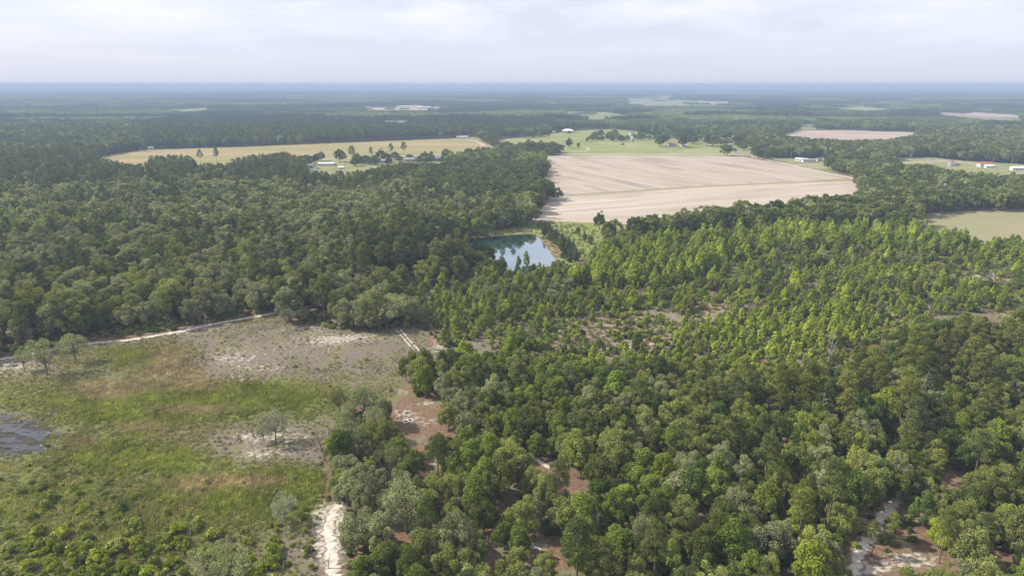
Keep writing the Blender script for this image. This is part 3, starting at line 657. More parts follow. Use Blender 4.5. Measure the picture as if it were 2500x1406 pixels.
track('dirt_road', [(1590, 328), (1640, 333), (1665, 336)], 9, 'dirt_road', dz=.2, wob=.1)
track('dirt_road', [(1360, 374.5), (1400, 371), (1432, 368), (1436, 363), (1425, 360)], 4, 'dirt_road', dz=.2, wob=.1)
track('bank_sand', [(1318, 578), (1340, 592), (1362, 612), (1368, 626)], 2.6, 'red_litter', dz=.09, wob=.3)

# ------------------------------------------------------------------ woods
TREES = []       # dict(kind, x, y, s, rz, var)
def pick(mixes, u):
    c = 0
    for k, p in mixes:
        c += p
        if u < c: return k
    return mixes[-1][0]
VAR = {k: len(v) for k, v in PROTO.items()}
def variant(kind, weights, rng):
    """choose a colour class by weight, then a shape"""
    words = []
    for p in PROTO[kind]:
        if p['word'] not in words: words.append(p['word'])
    n = len(PROTO[kind])//len(words) if kind[:3] != 'mid' else None
    if n is None: raise ValueError
    k = rng.choice(len(words), p=np.array(weights)/sum(weights)); return int(k*n+rng.integers(n))
def plant_near():
    rng = np.random.default_rng(21)
    # canopy trees
    X, Y = grid_points(-420, 420, 95, 440, 5.7, rng)
    ok = frustum(X, Y); X, Y = X[ok], Y[ok]
    px, py = topx(X, Y, 0); reg_ = inside(px, py, REGROWTH)
    n1 = fbm(X, Y, 34, 5); n2 = fbm(X, Y, 22, 9)
    pin = inside(px, py, PINE_NEAR); pe = inside(px, py, PINE_EDGE); left = (px < 1330) & (py < 880) & ~reg_
    for i in range(len(X)):
        if reg_[i]: continue
        u = rng.random(); x, y = X[i], Y[i]
        if left[i] and not pe[i] and rng.random() < .52: continue
        if pe[i]: kind = pick([('pine_tree', .62), ('oak_tree', .28), ('broadleaf_tree', .1)], u)
        elif pin[i]: kind = pick([('pine_tree', .34), ('oak_tree', .46), ('broadleaf_tree', .2)], u)
        elif left[i]: kind = pick([('oak_tree', .74), ('broadleaf_tree', .12), ('pine_tree', .14)], u)
        elif n1[i] > .53: kind = pick([('broadleaf_tree', .68), ('oak_tree', .30), ('pine_tree', .02)], u)
        else: kind = pick([('oak_tree', .72), ('broadleaf_tree', .24), ('pine_tree', .04)], u)
        if kind == 'oak_tree':
            s = rng.uniform(.92, 1.32) if left[i] else rng.uniform(.48, .92)
            v = variant(kind, [.22, .33, .45] if left[i] else [.36, .48, .16], rng)
        elif kind == 'broadleaf_tree': s = rng.uniform(.58, 1.08); v = variant(kind, [.55, .06+.2*(n2[i] > .56), .39], rng)
        else: s = rng.uniform(.72, 1.0) if not pe[i] else rng.uniform(.85, 1.1); v = variant(kind, [.25, .75] if pin[i] else [.8, .2], rng)
        TREES.append([kind, x, y, s, rng.uniform(0, 6.28), v])
    # regrowth: gums, saplings, bushes
    X, Y = grid_points(-140, 420, 225, 520, 3.4, rng)
    ok = frustum(X, Y); X, Y = X[ok], Y[ok]; px, py = topx(X, Y, 0)
    reg_ = inside(px, py, REGROWTH) | inside(px, py, RIM); band = inside(px, py, GUMBAND); band2 = inside(px, py, GUMBAND2); bare = inside(px, py, BARE1) | inside(px, py, BARE2) | inside(px, py, BARE3)
    n1 = fbm(X, Y, 26, 31); n2 = fbm(X, Y, 40, 37)
    for i in range(len(X)):
        if not reg_[i]: continue
        u = rng.random(); x, y = X[i], Y[i]
        dens = .95 if band[i] or band2[i] else (.34+.9*max(0, n1[i]-.44) if bare[i] else .54+1.6*max(0, n1[i]-.46))
        if rng.random() > dens: continue
        if band[i]:
            kind = pick([('gum_tree', .40), ('sapling', .30), ('broadleaf_tree', .20), ('oak_tree', .10)], u)
            if kind in ('broadleaf_tree', 'oak_tree') and rng.random() < .35: kind = 'sapling'
        elif band2[i]: kind = pick([('gum_tree', .2), ('sapling', .8)], u)
        elif bare[i]: kind = pick([('sapling', .3), ('shrub', .7)], u)
        else: kind = pick([('gum_tree', .05+.14*(n2[i] > .56)), ('sapling', .26), ('shrub', .50), ('broadleaf_tree', .10), ('oak_tree', .05)], u)
        if kind == 'gum_tree': s = rng.uniform(.65, 1.4) if band[i] else rng.uniform(.4, .95); v = variant(kind, [.5, .5], rng)
        elif kind == 'sapling': s = rng.uniform(.7, 1.35); v = variant(kind, [.15, .1, .75] if band2[i] else [.46, .30, .24], rng)
        elif kind == 'shrub': s = rng.uniform(.7, 1.55); v = variant(kind, [.55, .2, .23, .02], rng)
        elif kind == 'oak_tree': s = rng.uniform(.35, .65); v = variant(kind, [.3, .4, .3], rng)
        else: s = rng.uniform(.3, .75); v = variant(kind, [.55, .25, .2], rng)
        TREES.append([kind, x, y, s, rng.uniform(0, 6.28), v])
    # shrubs of the clearing, thick towards the lower left
    X, Y = grid_points(-190, 30, 105, 270, 2.1, rng)
    ok = frustum(X, Y); X, Y = X[ok], Y[ok]; px, py = topx(X, Y, 0); cl = inside(px, py, CLEARING) & ~inside(px, py, [(770, 1225), (850, 1225), (850, 1500), (770, 1500)])
    n1 = fbm(X, Y, 12, 51)
    for i in range(len(X)):
        if not cl[i]: continue
        ll = np.clip((py[i]-1060-px[i]*.16)/230, 0, 1)          # lower left corner
        dens = .02+.72*ll*np.clip((n1[i]-.33)*5, .1, 1)
        if inside([px[i]], [py[i]], [(0, 1000), (170, 1000), (190, 1120), (0, 1120)])[0]: dens = .03
        if rng.random() > dens: continue
        TREES.append(['shrub', X[i], Y[i], rng.uniform(.24, .48)*(1+2.8*ll*rng.random()**1.2), rng.uniform(0, 6.28), variant('shrub', [.34, .44, .04, .18] if ll > .25 else [.9, .05, .0, .05], rng)])
plant_near()
def filt():
    K = {}
    for t in TREES: K.setdefault(t[0], []).append(t)
    out = []
    for k, L_ in K.items():
        x = np.array([t[1] for t in L_]); y = np.array([t[2] for t in L_]); s = np.array([t[3] for t in L_])
        H = np.array([PROTO[k][t[5]]['H'] for t in L_])*s; W = np.array([PROTO[k][t[5]]['W'] for t in L_])*s
        if k == 'shrub': bad = blocked(x, y, H, W, [c for c in CLEAR if c is not CLEARING])
        elif k == 'sapling': bad = blocked(x, y, H, 0*W)
        else: bad = blocked(x, y, H, W)
        if k in ('oak_tree', 'broadleaf_tree', 'pine_tree'):
            base = inside(*topx(x, y, 0), REGROWTH)
            for fr in (.5, .9): bad |= ~base & inside(*topx(x, y, H*fr), REGROWTH) & (y < 330)
        out += [t for t, b in zip(L_, bad) if not b]
    return out
TREES = filt()

# single trees and small groups one can point at: kind, base pixel, height (m), variant colour word, label
SINGLES = [
 ('sparse_oak', 829, 1012, 10, 'dark green', 'slim dark tree with bare leaning trunk at the clearing\'s right edge'),
 ('sparse_oak', 674, 1082, 12, 'pale grey', 'airy pale grey oak standing alone in the middle of the clearing'),
 ('sparse_oak', 645, 1078, 6, 'pale grey', 'thin grey sapling oak close beside the airy grey oak'),
 ('sparse_oak', 115, 916, 12.5, 'grey-green', 'spreading grey oak with dead lower limbs by the left sandy track'),
 ('sparse_oak', 185, 885, 10.5, 'grey-green', 'smaller grey oak right of the spreading oak by the left track'),
 ('sparse_oak', 60, 905, 8, 'grey-green', 'low grey oak left of the spreading oak by the left track'),
 ('sparse_oak', 697, 1275, 8, 'pale grey', 'thin grey tree with pale stem left of the white sand track'),
 ('sparse_oak', 520, 1420, 9.5, 'grey-green', 'broad thin-leaved oak at the bottom edge of the clearing'),
 ('sparse_oak', 570, 1432, 8, 'grey-green', 'second thin-leaved oak at the bottom edge, right of the broad one'),
 ('sparse_oak', 892, 985, 6, 'grey-green', 'small round oak right of the slim dark leaning tree'),
 ('sparse_oak', 700, 800, 9, 'pale grey', 'pale half-bare oak at the far corner of the clearing'),
 ('sparse_oak', 740, 790, 8, 'grey-green', 'grey-green oak beside the pale half-bare oak at the far corner'),
 ('oak_tree', 1463, 560, 12.5, 'dark green', 'big round dark oak standing alone between meadow and pale field'),
 ('oak_tree', 355, 370, 9, 'dark green', 'round lone tree in front of the grey farm shed at far left'),
 ('oak_tree', 1775, 381, 19, 'dark green', 'lone bushy tree at the tilled field corner beside the road'),
 ('oak_tree', 830, 396, 16, 'dark green', 'round oak on the roadside left of the tall narrow pine'),
 ('oak_tree', 930, 390, 16, 'dark green', 'wide dark oak in the yard by the far dirt road'),
 ('pine_tree', 860, 396, 24, 'dark green', 'tall narrow pine by the dirt road right of the round oak'),
 ('pine_tree', 986, 384, 23, 'dark green', 'tall thin pine standing above the roadside houses'),
 ('pine_tree', 955, 386, 20, 'dark green', 'pine just left of the tall thin roadside pine'),
 ('pine_tree', 907, 390, 17, 'dark green', 'small pine left of the wide dark yard oak'),
 ('pine_tree', 530, 402, 22, 'dark green', 'flat-topped pine rising in front of the hay field'),
 ('pine_tree', 490, 402, 22, 'dark green', 'pine with open crown left of the flat-topped pine'),
 ('oak_tree', 1000, 394, 10, 'dark green', 'small rounded tree left of the long grey roof'),
 ('oak_tree', 1037, 393, 14, 'dark green', 'round dark tree in front of the long grey roofed house'),
 ('broadleaf_tree', 1053, 394, 13, 'mid green', 'slim tree between the grey house and the hip roofed house'),
 ('oak_tree', 1090, 390, 16, 'dark green', 'big oak at the right end of the roadside yards'),
 ('oak_tree', 770, 400, 12, 'dark green', 'oak behind the white long house in the cluttered yard'),
 ('oak_tree', 1388, 362, 15, 'dark green', 'broad pasture tree nearest the tilled field'),
 ('broadleaf_tree', 1412, 361, 9, 'mid green', 'small round tree just right of the broad pasture tree'),
 ('oak_tree', 1612, 358, 22, 'dark green', 'large dark pasture oak left of the white farmhouse'),
 ('oak_tree', 1668, 360, 22, 'dark green', 'large dark oak in front of the white farmhouse'),
 ('oak_tree', 1725, 357, 24, 'dark green', 'wide oak between the farmhouse and the road'),
 ('oak_tree', 1740, 358, 18, 'olive green', 'olive oak beside the wide roadside oak'),
 ('oak_tree', 1390, 328, 9, 'dark green', 'small tree in front of the white hip roofed house'),
 ('broadleaf_tree', 1433, 347, 8, 'mid green', 'small pasture tree at the left end of the thicket'),
 ('shrub', 1520, 355, 4, 'dull green', 'pasture bush below the thicket'),
 ('broadleaf_tree', 1410, 575, 6, 'deep green', 'small dark bush in the pond meadow'),
 ('broadleaf_tree', 1427, 592, 6, 'deep green', 'left one of two small dark trees in the pond meadow'),
 ('broadleaf_tree', 1441, 596, 6, 'deep green', 'right one of two small dark trees in the pond meadow'),
 ('pine_tree', 1098, 600, 9, 'dark green', 'small pointed pine on the pond\'s left shore'),
 ('gum_tree', 1285, 648, 8, 'mid green', 'pointed young tree breaking the pond\'s near reflection'),
 ('gum_tree', 1266, 650, 6, 'mid green', 'dark little tree left of the pointed one at the pond\'s near shore'),
 ('oak_tree', 1190, 648, 14, 'dark green', 'large dark oak leaning over the pond\'s left shore'),
 ('broadleaf_tree', 1372, 1032, 8, 'bright yellow-green', 'vivid yellow-green tree among the dark oaks right of the rubble'),
 ('pine_tree', 2283, 1178, 11, 'olive green', 'thin pine with bare trunk at the brown opening on the right'),
 ('pine_tree', 2128, 1355, 10, 'olive green', 'small pine beside the bottom right sandy track'),
 ('pine_tree', 2175, 1330, 9, 'olive green', 'small round pine above the bottom right sand patch'),
 ('pine_tree', 2292, 1372, 13, 'olive green', 'pine with exposed trunk right of the bottom right sand patch'),
 ('oak_tree', 1222, 1215, 12, 'olive green', 'olive oak with pale forked trunks above the brown opening'),
 ('broadleaf_tree', 1185, 1215, 12, 'mid green', 'tall leafy tree left of the pale forked trunks'),
 ('broadleaf_tree', 1630, 1406, 9, 'mid green', 'slim tree with pale stem at the bottom edge'),
]
DAM = [(1318, 556), (1328, 562), (1348, 574), (1354, 596), (1382, 618), (1396, 628), (1368, 604), (1344, 586), (1404, 636), (1390, 640), (1378, 630), (1336, 560), (1322, 562), (1332, 570), (1345, 580), (1352, 590), (1364, 600), (1374, 612), (1386, 622), (1393, 634), (1340, 566), (1358, 582), (1372, 596), (1388, 610), (1330, 575), (1366, 588), (1378, 604), (1400, 618)]
rr_ = random.Random(4)
GROUPS = []
for q, (a, b) in enumerate(DAM): GROUPS.append(('young_pine', a, b, rr_.uniform(5.5, 9), 'dark green', 'young pine', 'in the row along the pond dam'))
for a, b in [(1445, 345), (1458, 343), (1470, 344), (1482, 341), (1494, 346), (1506, 343), (1517, 347), (1530, 344), (1548, 341), (1562, 343), (1572, 340), (1452, 337), (1466, 335), (1488, 336), (1500, 335), (1585, 341)]: GROUPS.append(('broadleaf_tree', a, b, rr_.uniform(9, 15), rr_.choice(['mid green', 'deep green']), 'thicket tree', 'in the pasture behind the round silo'))
for a, b in [(1280, 337), (1292, 336), (1304, 334), (1316, 334), (1326, 333), (1336, 333), (1300, 337), (1320, 336)]: GROUPS.append(('broadleaf_tree', a, b, rr_.uniform(10, 16), 'deep green', 'pasture copse tree', 'left of the white hip roofed house'))
for a, b in [(1185, 345), (1192, 351), (1199, 356), (1205, 360), (1195, 346), (1207, 352), (1178, 342)]: GROUPS.append(('oak_tree', a, b, rr_.uniform(10, 15), 'dark green', 'hedgerow oak', 'between hay field and pasture'))
for a, b in [(1242, 372), (1256, 374), (1270, 373), (1284, 375), (1298, 374), (1312, 376), (1326, 376), (1340, 378), (1352, 379), (1362, 374), (1232, 369), (1290, 370), (1318, 372), (1345, 373)]: GROUPS.append(('oak_tree', a, b, rr_.uniform(13, 19), 'dark green', 'dark oak', 'in the wood tongue left of the tilled field'))
for a, b in [(1570, 331), (1585, 332), (1630, 337), (1650, 340), (1690, 342), (1705, 346), (1752, 350), (1765, 356), (1770, 345), (1690, 352), (1600, 336), (1668, 338), (1625, 345)]: GROUPS.append(('oak_tree', a, b, rr_.uniform(12, 19), rr_.choice(['dark green', 'olive green']), 'farmstead tree', 'around the houses behind the pasture'))
for a, b in [(745, 401), (752, 406), (783, 394), (872, 398), (882, 401), (893, 398), (903, 402), (965, 391), (975, 394), (943, 396), (950, 401), (1024, 399), (1045, 399), (1080, 396), (868, 406), (915, 403)]: GROUPS.append((rr_.choice(['oak_tree', 'broadleaf_tree']), a, b, rr_.uniform(8, 14), rr_.choice(['dark green', 'deep green']), 'yard tree', 'among the roadside houses'))
for a, b in [(1135, 567), (1158, 563), (1182, 560), (1204, 558), (1226, 557), (1248, 555), (1268, 553), (1286, 548), (1172, 553), (1215, 551), (1255, 548)]: GROUPS.append(('oak_tree', a, b, rr_.uniform(13, 17), rr_.choice(['dark green', 'grey-green']), 'tall oak', 'along the far bank of the pond'))
for a, b in [(1120, 622), (1138, 634), (1155, 645), (1172, 656), (1196, 668), (1110, 640), (1150, 662), (1222, 676)]: GROUPS.append(('oak_tree', a, b, rr_.uniform(9, 13), 'dark green', 'dark oak', 'along the near left bank of the pond'))
for a, b in [(1805, 362), (1815, 366), (1800, 355), (1822, 358), (1812, 350)]: GROUPS.append(('oak_tree', a, b, rr_.uniform(11, 16), 'dark green', 'roadside oak', 'right of the grey road'))
for a, b in [(850, 1235), (895, 1262), (945, 1275), (880, 1190), (930, 1205), (975, 1215), (858, 1130), (905, 1130), (955, 1160), (850, 1072), (915, 1075), (890, 1035), (935, 1040), (990, 1290), (900, 1320), (845, 1180), (870, 1350), (930, 1345)]: GROUPS.append(('sparse_oak' if rr_.random() < .5 else 'oak_tree', a, b, rr_.uniform(7.5, 11.5), 'grey-green', 'grown oak', 'between clearing and shady path'))
for a, b in [(850, 800), (880, 806), (915, 808), (945, 806), (965, 797), (900, 782), (940, 775), (865, 772), (985, 782), (920, 760), (1010, 795)]: GROUPS.append(('sparse_oak' if rr_.random() < .45 else 'oak_tree', a, b, rr_.uniform(10, 13.5), 'grey-green', 'grey oak', 'at the head of the wheel ruts'))
for a, b in [(992, 928), (1022, 938), (1052, 952), (1080, 972), (1102, 1000), (1040, 915), (1078, 935), (1110, 960), (1125, 1020), (1008, 905), (1095, 1050)]: GROUPS.append(('oak_tree', a, b, rr_.uniform(7.5, 10), rr_.choice(['dark green', 'grey-green', 'olive green']), 'edge oak', 'behind the rubble opening'))
for a, b in [(2262, 1232), (2300, 1255), (2350, 1290), (2345, 1345), (2400, 1330), (2240, 1215)]: GROUPS.append(('oak_tree', a, b, rr_.uniform(6.5, 9), 'olive green', 'spreading oak', 'by the bottom right sand'))
for a, b in [(1105, 1195), (1140, 1190), (1165, 1225), (1120, 1155), (1155, 1140), (1200, 1150), (1240, 1165), (1265, 1180), (1110, 1240), (1160, 1265)]: GROUPS.append((rr_.choice(['oak_tree', 'broadleaf_tree']), a, b, rr_.uniform(9, 12), None, 'clump tree', 'around the forked oak'))

HITE = lambda k, v: PROTO[k][v]['H']
EXPL = []
def byword(kind, word):
    if word is None: word = {'oak_tree': 'olive green', 'broadleaf_tree': 'mid green'}[kind]
    if kind == 'broadleaf_tree' and word == 'dark green': word = 'deep green'
    if kind == 'oak_tree' and word == 'deep green': word = 'dark green'
    c = [i for i, p in enumerate(PROTO[kind]) if p['word'] == word]; return rr_.choice(c)
for k, a, b, h, wd, lab in SINGLES:
    v = byword(k, wd); x, y = at(a, b); EXPL.append([k, x, y, h/HITE(k, v), rr_.uniform(0, 6.28), v, lab])
for k, a, b, h, wd, noun, where in GROUPS:
    v = byword(k, wd); x, y = at(a, b); EXPL.append([k, x, y, h/HITE(k, v), rr_.uniform(0, 6.28), v, None, noun, where])
# keep the woods clear of the trees placed one by one
ex = np.array([(e[1], e[2]) for e in EXPL])
TREES = [t for t in TREES if t[0] in ('shrub', 'sapling') or np.min(np.hypot(ex[:, 0]-t[1], ex[:, 1]-t[2])) > 4.0]

# ------------------------------------------------------------------ individuals with labels that single them out
LAND = [('the rubble pile', 985, 1015), ('the white sand track', 815, 1310), ('the bottom right sand patch', 2220, 1365), ('the forked oak', 1222, 1215), ('the brown opening', 1230, 1235), ('the yellow-green tree', 1372, 1032),
        ('the wheel ruts', 1005, 845), ('the pond', 1270, 620), ('the bog puddles', 70, 1065), ('the airy grey oak', 674, 1082), ('the spreading grey oak', 115, 915), ('the clearing corner', 690, 775), ('the regrowth sand strip', 1520, 850),
        ('the small white truck', 1400, 630), ('the lone dark oak', 1463, 560), ('the fallow field', 2380, 560), ('the brown bare patch', 2400, 680), ('the wooded path', 1400, 1165), ('the sandy gap', 1320, 1335), ('the white dead snag', 2018, 870),
        ('the track bend', 430, 812), ('the slim leaning tree', 829, 1012), ('the grey bare bush', 560, 1330), ('the winding track', 2190, 1215), ('the leaning dead tree', 790, 1115), ('the dry grass patch', 480, 935), ('the thin pine', 2283, 1178),
        ('the bare regrowth patch', 1500, 810), ('the left picture edge', 20, 700), ('the right picture edge', 2480, 1000), ('the bottom right corner', 2470, 1380), ('the bottom left corner', 30, 1380), ('the bottom edge centre', 1250, 1395), ('the bare pine limb', 2000, 1020), ('the brightest gum group', 1540, 640), ('the dark oak belt', 1900, 575), ('the tall right gum', 2250, 590), ('the bare right scrub', 1760, 770)]
LXY = np.array([at(a, b) for _, a, b in LAND])
ORD = ['first', 'second', 'third', 'fourth', 'fifth', 'sixth', 'seventh', 'eighth', 'ninth', 'tenth', 'eleventh', 'twelfth', 'thirteenth', 'fourteenth', 'fifteenth', 'sixteenth', 'seventeenth', 'eighteenth', 'nineteenth', 'twentieth', 'twenty-first', 'twenty-second', 'twenty-third', 'twenty-fourth']
NOUN = {'young_pine': 'young pine', 'oak_tree': 'round oak', 'broadleaf_tree': 'leafy tree', 'gum_tree': 'pointed tree', 'pine_tree': 'pine', 'sapling': 'sapling', 'shrub': 'shrub', 'sparse_oak': 'thin oak'}
CATS = {'young_pine': 'tree', 'oak_tree': 'tree', 'broadleaf_tree': 'tree', 'gum_tree': 'tree', 'pine_tree': 'tree', 'sapling': 'sapling', 'shrub': 'shrub', 'sparse_oak': 'tree'}
GRP = {'young_pine': 'young pines', 'oak_tree': 'round-crowned oaks of the woods', 'broadleaf_tree': 'leafy hardwoods of the woods', 'gum_tree': 'pointed young trees of the regrowth', 'pine_tree': 'pines standing in the woods', 'sapling': 'saplings of the regrowth', 'shrub': 'shrubs of the clearing and regrowth', 'sparse_oak': 'thin-leaved oaks of the clearing'}
def describe(kind, x, y, s, v):
    d = LXY-[x, y]; r_ = np.hypot(d[:, 0], d[:, 1]); j = int(np.argmin(r_)); dx, dy = x-LXY[j, 0], y-LXY[j, 1]
    how = 'just' if r_[j] < 14 else ('well' if r_[j] < 32 else 'far')
    side = ('right of' if dx > 0 else 'left of') if abs(dx) > abs(dy) else ('behind' if dy > 0 else 'before')
    H = PROTO[kind][v]['H']*s; ref = {'oak_tree': (9, 12), 'broadleaf_tree': (9.5, 12), 'gum_tree': (7, 10), 'pine_tree': (15, 19), 'sapling': (3.6, 5), 'shrub': (1.2, 1.9)}.get(kind, (8, 11))
    size = 'small' if H < ref[0] else ('tall' if H > ref[1] else 'middling')
    return '%s %s %s %s %s %s' % (size, PROTO[kind][v]['word'], NOUN[kind], how, side, LAND[j][0])
def build_tree(kind, x, y, s, rz, v, label, group, wf=1.0):
    p = PROTO[kind][v]
    e = bpy.data.objects.new(kind, None); COL.objects.link(e); e.location = (x, y, float(gz(x, y))-.05); e.rotation_euler = (0, 0, rz); hh = hash_('%.2f%.2f' % (x, y)); e.scale = (s*(.88+.26*(hh % 7)/6)*wf, s*(.88+.26*(hh % 5)/4)*wf, s*(.9+.24*(hh % 11)/10))
    e.empty_display_size = .5; e['label'] = label; e['category'] = CATS[kind]; e['group'] = group
    for nm in ('trunk', 'crown'):
        c = bpy.data.objects.new(nm, p[nm]); COL.objects.link(c); c.parent = e
def number(items):
    """items: (pixel x, base label, payload) -> unique labels by order from the left"""
    by = {}
    for it in items: by.setdefault(it[1], []).append(it)
    for lab, L_ in by.items():
        L_.sort(key=lambda t: t[0])
        for i, it in enumerate(L_):
            if len(L_) == 1: yield it[2], lab
            elif i < len(ORD): yield it[2], '%s, %s from left' % (lab, ORD[i])
            else: yield it[2], '%s, %s from right' % (lab, ORD[min(len(L_)-1-i, 23)])
KINDS_IND = ['oak_tree', 'broadleaf_tree', 'gum_tree', 'pine_tree', 'sapling', 'shrub']
REST = {k: [] for k in KINDS_IND}
n_expl = {}
for e in EXPL: n_expl[e[0]] = n_expl.get(e[0], 0)+1
for k in KINDS_IND:
    L_ = [t for t in TREES if t[0] == k]
    px, py = topx(np.array([t[1] for t in L_]), np.array([t[2] for t in L_]), np.array([HITE(k, t[5])*t[3]*.6 for t in L_]))
    dist = np.array([math.hypot(t[1], t[2], CAM_H) for t in L_]); size = np.array([HITE(k, t[5])*t[3] for t in L_])/dist
    vis = (px > 8) & (px < 2492) & (py < 1398)
    order = np.argsort(-(size+vis*10)); cap = 296-n_expl.get(k, 0); ind = []
    for q, i in enumerate(order):
        if vis[i] and len(ind) < cap: ind.append((px[i], describe(k, *L_[i][1:4], L_[i][5]), L_[i]))
        else: REST[k].append(L_[i])
    for t, lab in number(ind): build_tree(*t, lab, GRP[k])
px_, _ = topx(ex[:, 0], ex[:, 1], 0)
its = []
for e, q in zip(EXPL, px_):
    if e[6]: build_tree(*e[:6], e[6], GRP[e[0]], 1.3 if e[2] > 700 and e[0] == 'oak_tree' else 1.0)
    else: its.append((q, '%s %s %s' % (PROTO[e[0]][e[5]]['word'], e[7], e[8]), e))
for e, lab in number(its): build_tree(*e[:6], lab, e[7]+'s '+e[8], 1.75 if e[2] > 700 else 1.0)
WOODN = {'oak_tree': ('oak_woodland', 'remaining round-crowned oaks filling the nearer woods'), 'broadleaf_tree': ('broadleaf_woodland', 'remaining leafy hardwoods filling the nearer woods'), 'gum_tree': ('gum_thicket', 'remaining pointed young trees of the regrowth stand'),
         'pine_tree': ('pine_woodland', 'remaining pines mixed into the nearer woods'), 'sapling': ('sapling_thicket', 'remaining saplings spread over the regrowth'), 'shrub': ('low_scrub', 'remaining low shrubs over clearing and regrowth')}
for k, L_ in REST.items():
    if not L_: continue
    x = np.array([t[1] for t in L_]); y = np.array([t[2] for t in L_])
    scatter(WOODN[k][0], k, np.stack([x, y, gz(x, y)-.05], 1), [t[3] for t in L_], [t[4] for t in L_], [t[5] for t in L_], WOODN[k][1], 'woodland')

# understory in the near woods
def understory():
    rng = np.random.default_rng(77); X, Y = grid_points(-420, 420, 95, 440, 3.4, rng); ok = frustum(X, Y); X, Y = X[ok], Y[ok]
    px, py = topx(X, Y, 0); ok = ~inside(px, py, REGROWTH) & (fbm(X, Y, 20, 61) > .42); X, Y = X[ok], Y[ok]
    s = rng.uniform(.5, 1.25, len(X)); ok = ~blocked(X, Y, 2.2*s, 2*s); X, Y, s = X[ok], Y[ok], s[ok]
    scatter('undergrowth', 'shrub', np.stack([X, Y, gz(X, Y)-.05], 1), s, rng.uniform(0, 6.28, len(X)), rng.choice([0, 1, 2, 6, 7, 8], len(X)), 'green undergrowth below the trees of the nearer woods', 'undergrowth')
understory()

# ------------------------------------------------------------------ woods farther off
def mid_woods():
    rng = np.random.default_rng(31); X, Y = grid_points(-1350, 1350, 420, 1560, 8.0, rng); ok = frustum(X, Y, 200); X, Y = X[ok], Y[ok]
    d = np.hypot(X, Y); px, py = topx(X, Y, 0); reg_ = inside(px, py, REGROWTH)
    ok = ~reg_ & (Y > 440); X, Y, px, py = X[ok], Y[ok], px[ok], py[ok]
    inn = lambda p: inside(px, py, p)
    n1 = fbm(X, Y, 90, 15); u = rng.random(len(X)); u2 = rng.random(len(X))
    pine_p = np.where(inn(PINE_BELT) | inn(PINE_MID), .72, np.where(inn(PLANT), .97, np.where((n1 > .58) & (px < 1330), .42, np.where(px > 1330, .04, .08))))
    br = inn(BRIGHT_L) | inn(BRIGHT_M); dm = inn(DARK_M)
    kind = np.where(u < pine_p, 'mid_pine', np.where(u2 < .22, 'mid_broad', 'mid_oak')); kind = np.where(br & (u2 < .8), 'mid_gum', kind); kind = np.where(dm, 'mid_oak', kind)
    names = {'mid_pine': ('pine_wood', 'dark pines of the middle distance woods'), 'mid_broad': ('hardwood_wood', 'leafy hardwoods of the middle distance woods'), 'mid_oak': ('oak_wood', 'round oaks of the middle distance woods'), 'mid_gum': ('bright_hardwood', 'light green young hardwoods in the middle distance')}
    ex_ = np.array([(e[1], e[2]) for e in EXPL if e[2] > 420])
    for k, (nm, lab) in names.items():
        m = kind == k; x, y = X[m], Y[m]; n = len(x)
        s = rng.uniform(.82, 1.18, n)*({'mid_oak': 1.28, 'mid_pine': .92, 'mid_broad': 1.2, 'mid_gum': 1.25}[k])
        H = {'mid_oak': 12, 'mid_pine': 20, 'mid_broad': 11, 'mid_gum': 10}[k]*s; W = {'mid_oak': 11, 'mid_pine': 6, 'mid_broad': 8, 'mid_gum': 5}[k]*s
        ok = ~blocked(x, y, H, W)
        x, y, s = x[ok], y[ok], s[ok]
        if k == 'mid_oak':
            e0 = [(-60, 392), (120, 386), (235, 381), (345, 363), (420, 359), (600, 356), (800, 347), (1000, 340), (1100, 335.5), (1150, 332)]; hx = []; hy = []
            for (a0, b0), (a1, b1) in zip(e0, e0[1:]):
                p, q = np.array(at(a0, b0)), np.array(at(a1, b1)); m_ = int(np.hypot(*(q-p))/9)
                for t in range(m_): c_ = p+(q-p)*t/m_; hx += [c_[0]+rng.normal()*2, c_[0]+rng.normal()*3]; hy += [c_[1]+6+rng.normal()*2, c_[1]+16+rng.normal()*3]
            x = np.concatenate([x, hx]); y = np.concatenate([y, hy]); s = np.concatenate([s, rng.uniform(.95, 1.45, len(hx))])
        n = len(x); nv = len(PROTO[k]); idx = rng.integers(nv, size=n)
        if k == 'mid_oak':
            gr = fbm(x, y, 120, 44); lf = (topx(x, y, 0)[0] < 1330) & (topx(x, y, 0)[1] > 470); dk = inside(*topx(x, y, 0), DARK_M)
            w_ = rng.random(n); idx = np.where(lf & ~dk, np.where(w_ < .20, 0, np.where(w_ < .52, 1, 2)), np.where(w_ < (.9 if False else .66), 0, np.where(w_ < .88, 1, 2)))*3+rng.integers(3, size=n); idx = np.where(dk, rng.integers(3, size=n), idx)
        if k == 'mid_broad': w_ = rng.random(n); idx = np.where(w_ < .5, 0, np.where(w_ < .58, 1, 2))*2+rng.integers(2, size=n)
        if k == 'mid_gum':   # thin trees: fill with a second one beside each
            x = np.concatenate([x, x+rng.uniform(2.5, 4.5, n)]); y = np.concatenate([y, y+rng.uniform(-3, 3, n)]); s = np.concatenate([s, s*.9]); idx = np.concatenate([idx, idx])
            ok = ~blocked(x, y, 10*s, 5*s); x, y, s, idx = x[ok], y[ok], s[ok], idx[ok]; n = len(x)
        scatter(nm, k, np.stack([x, y, 0*x], 1), s, rng.uniform(0, 6.28, n), idx, lab, 'woodland')
mid_woods()
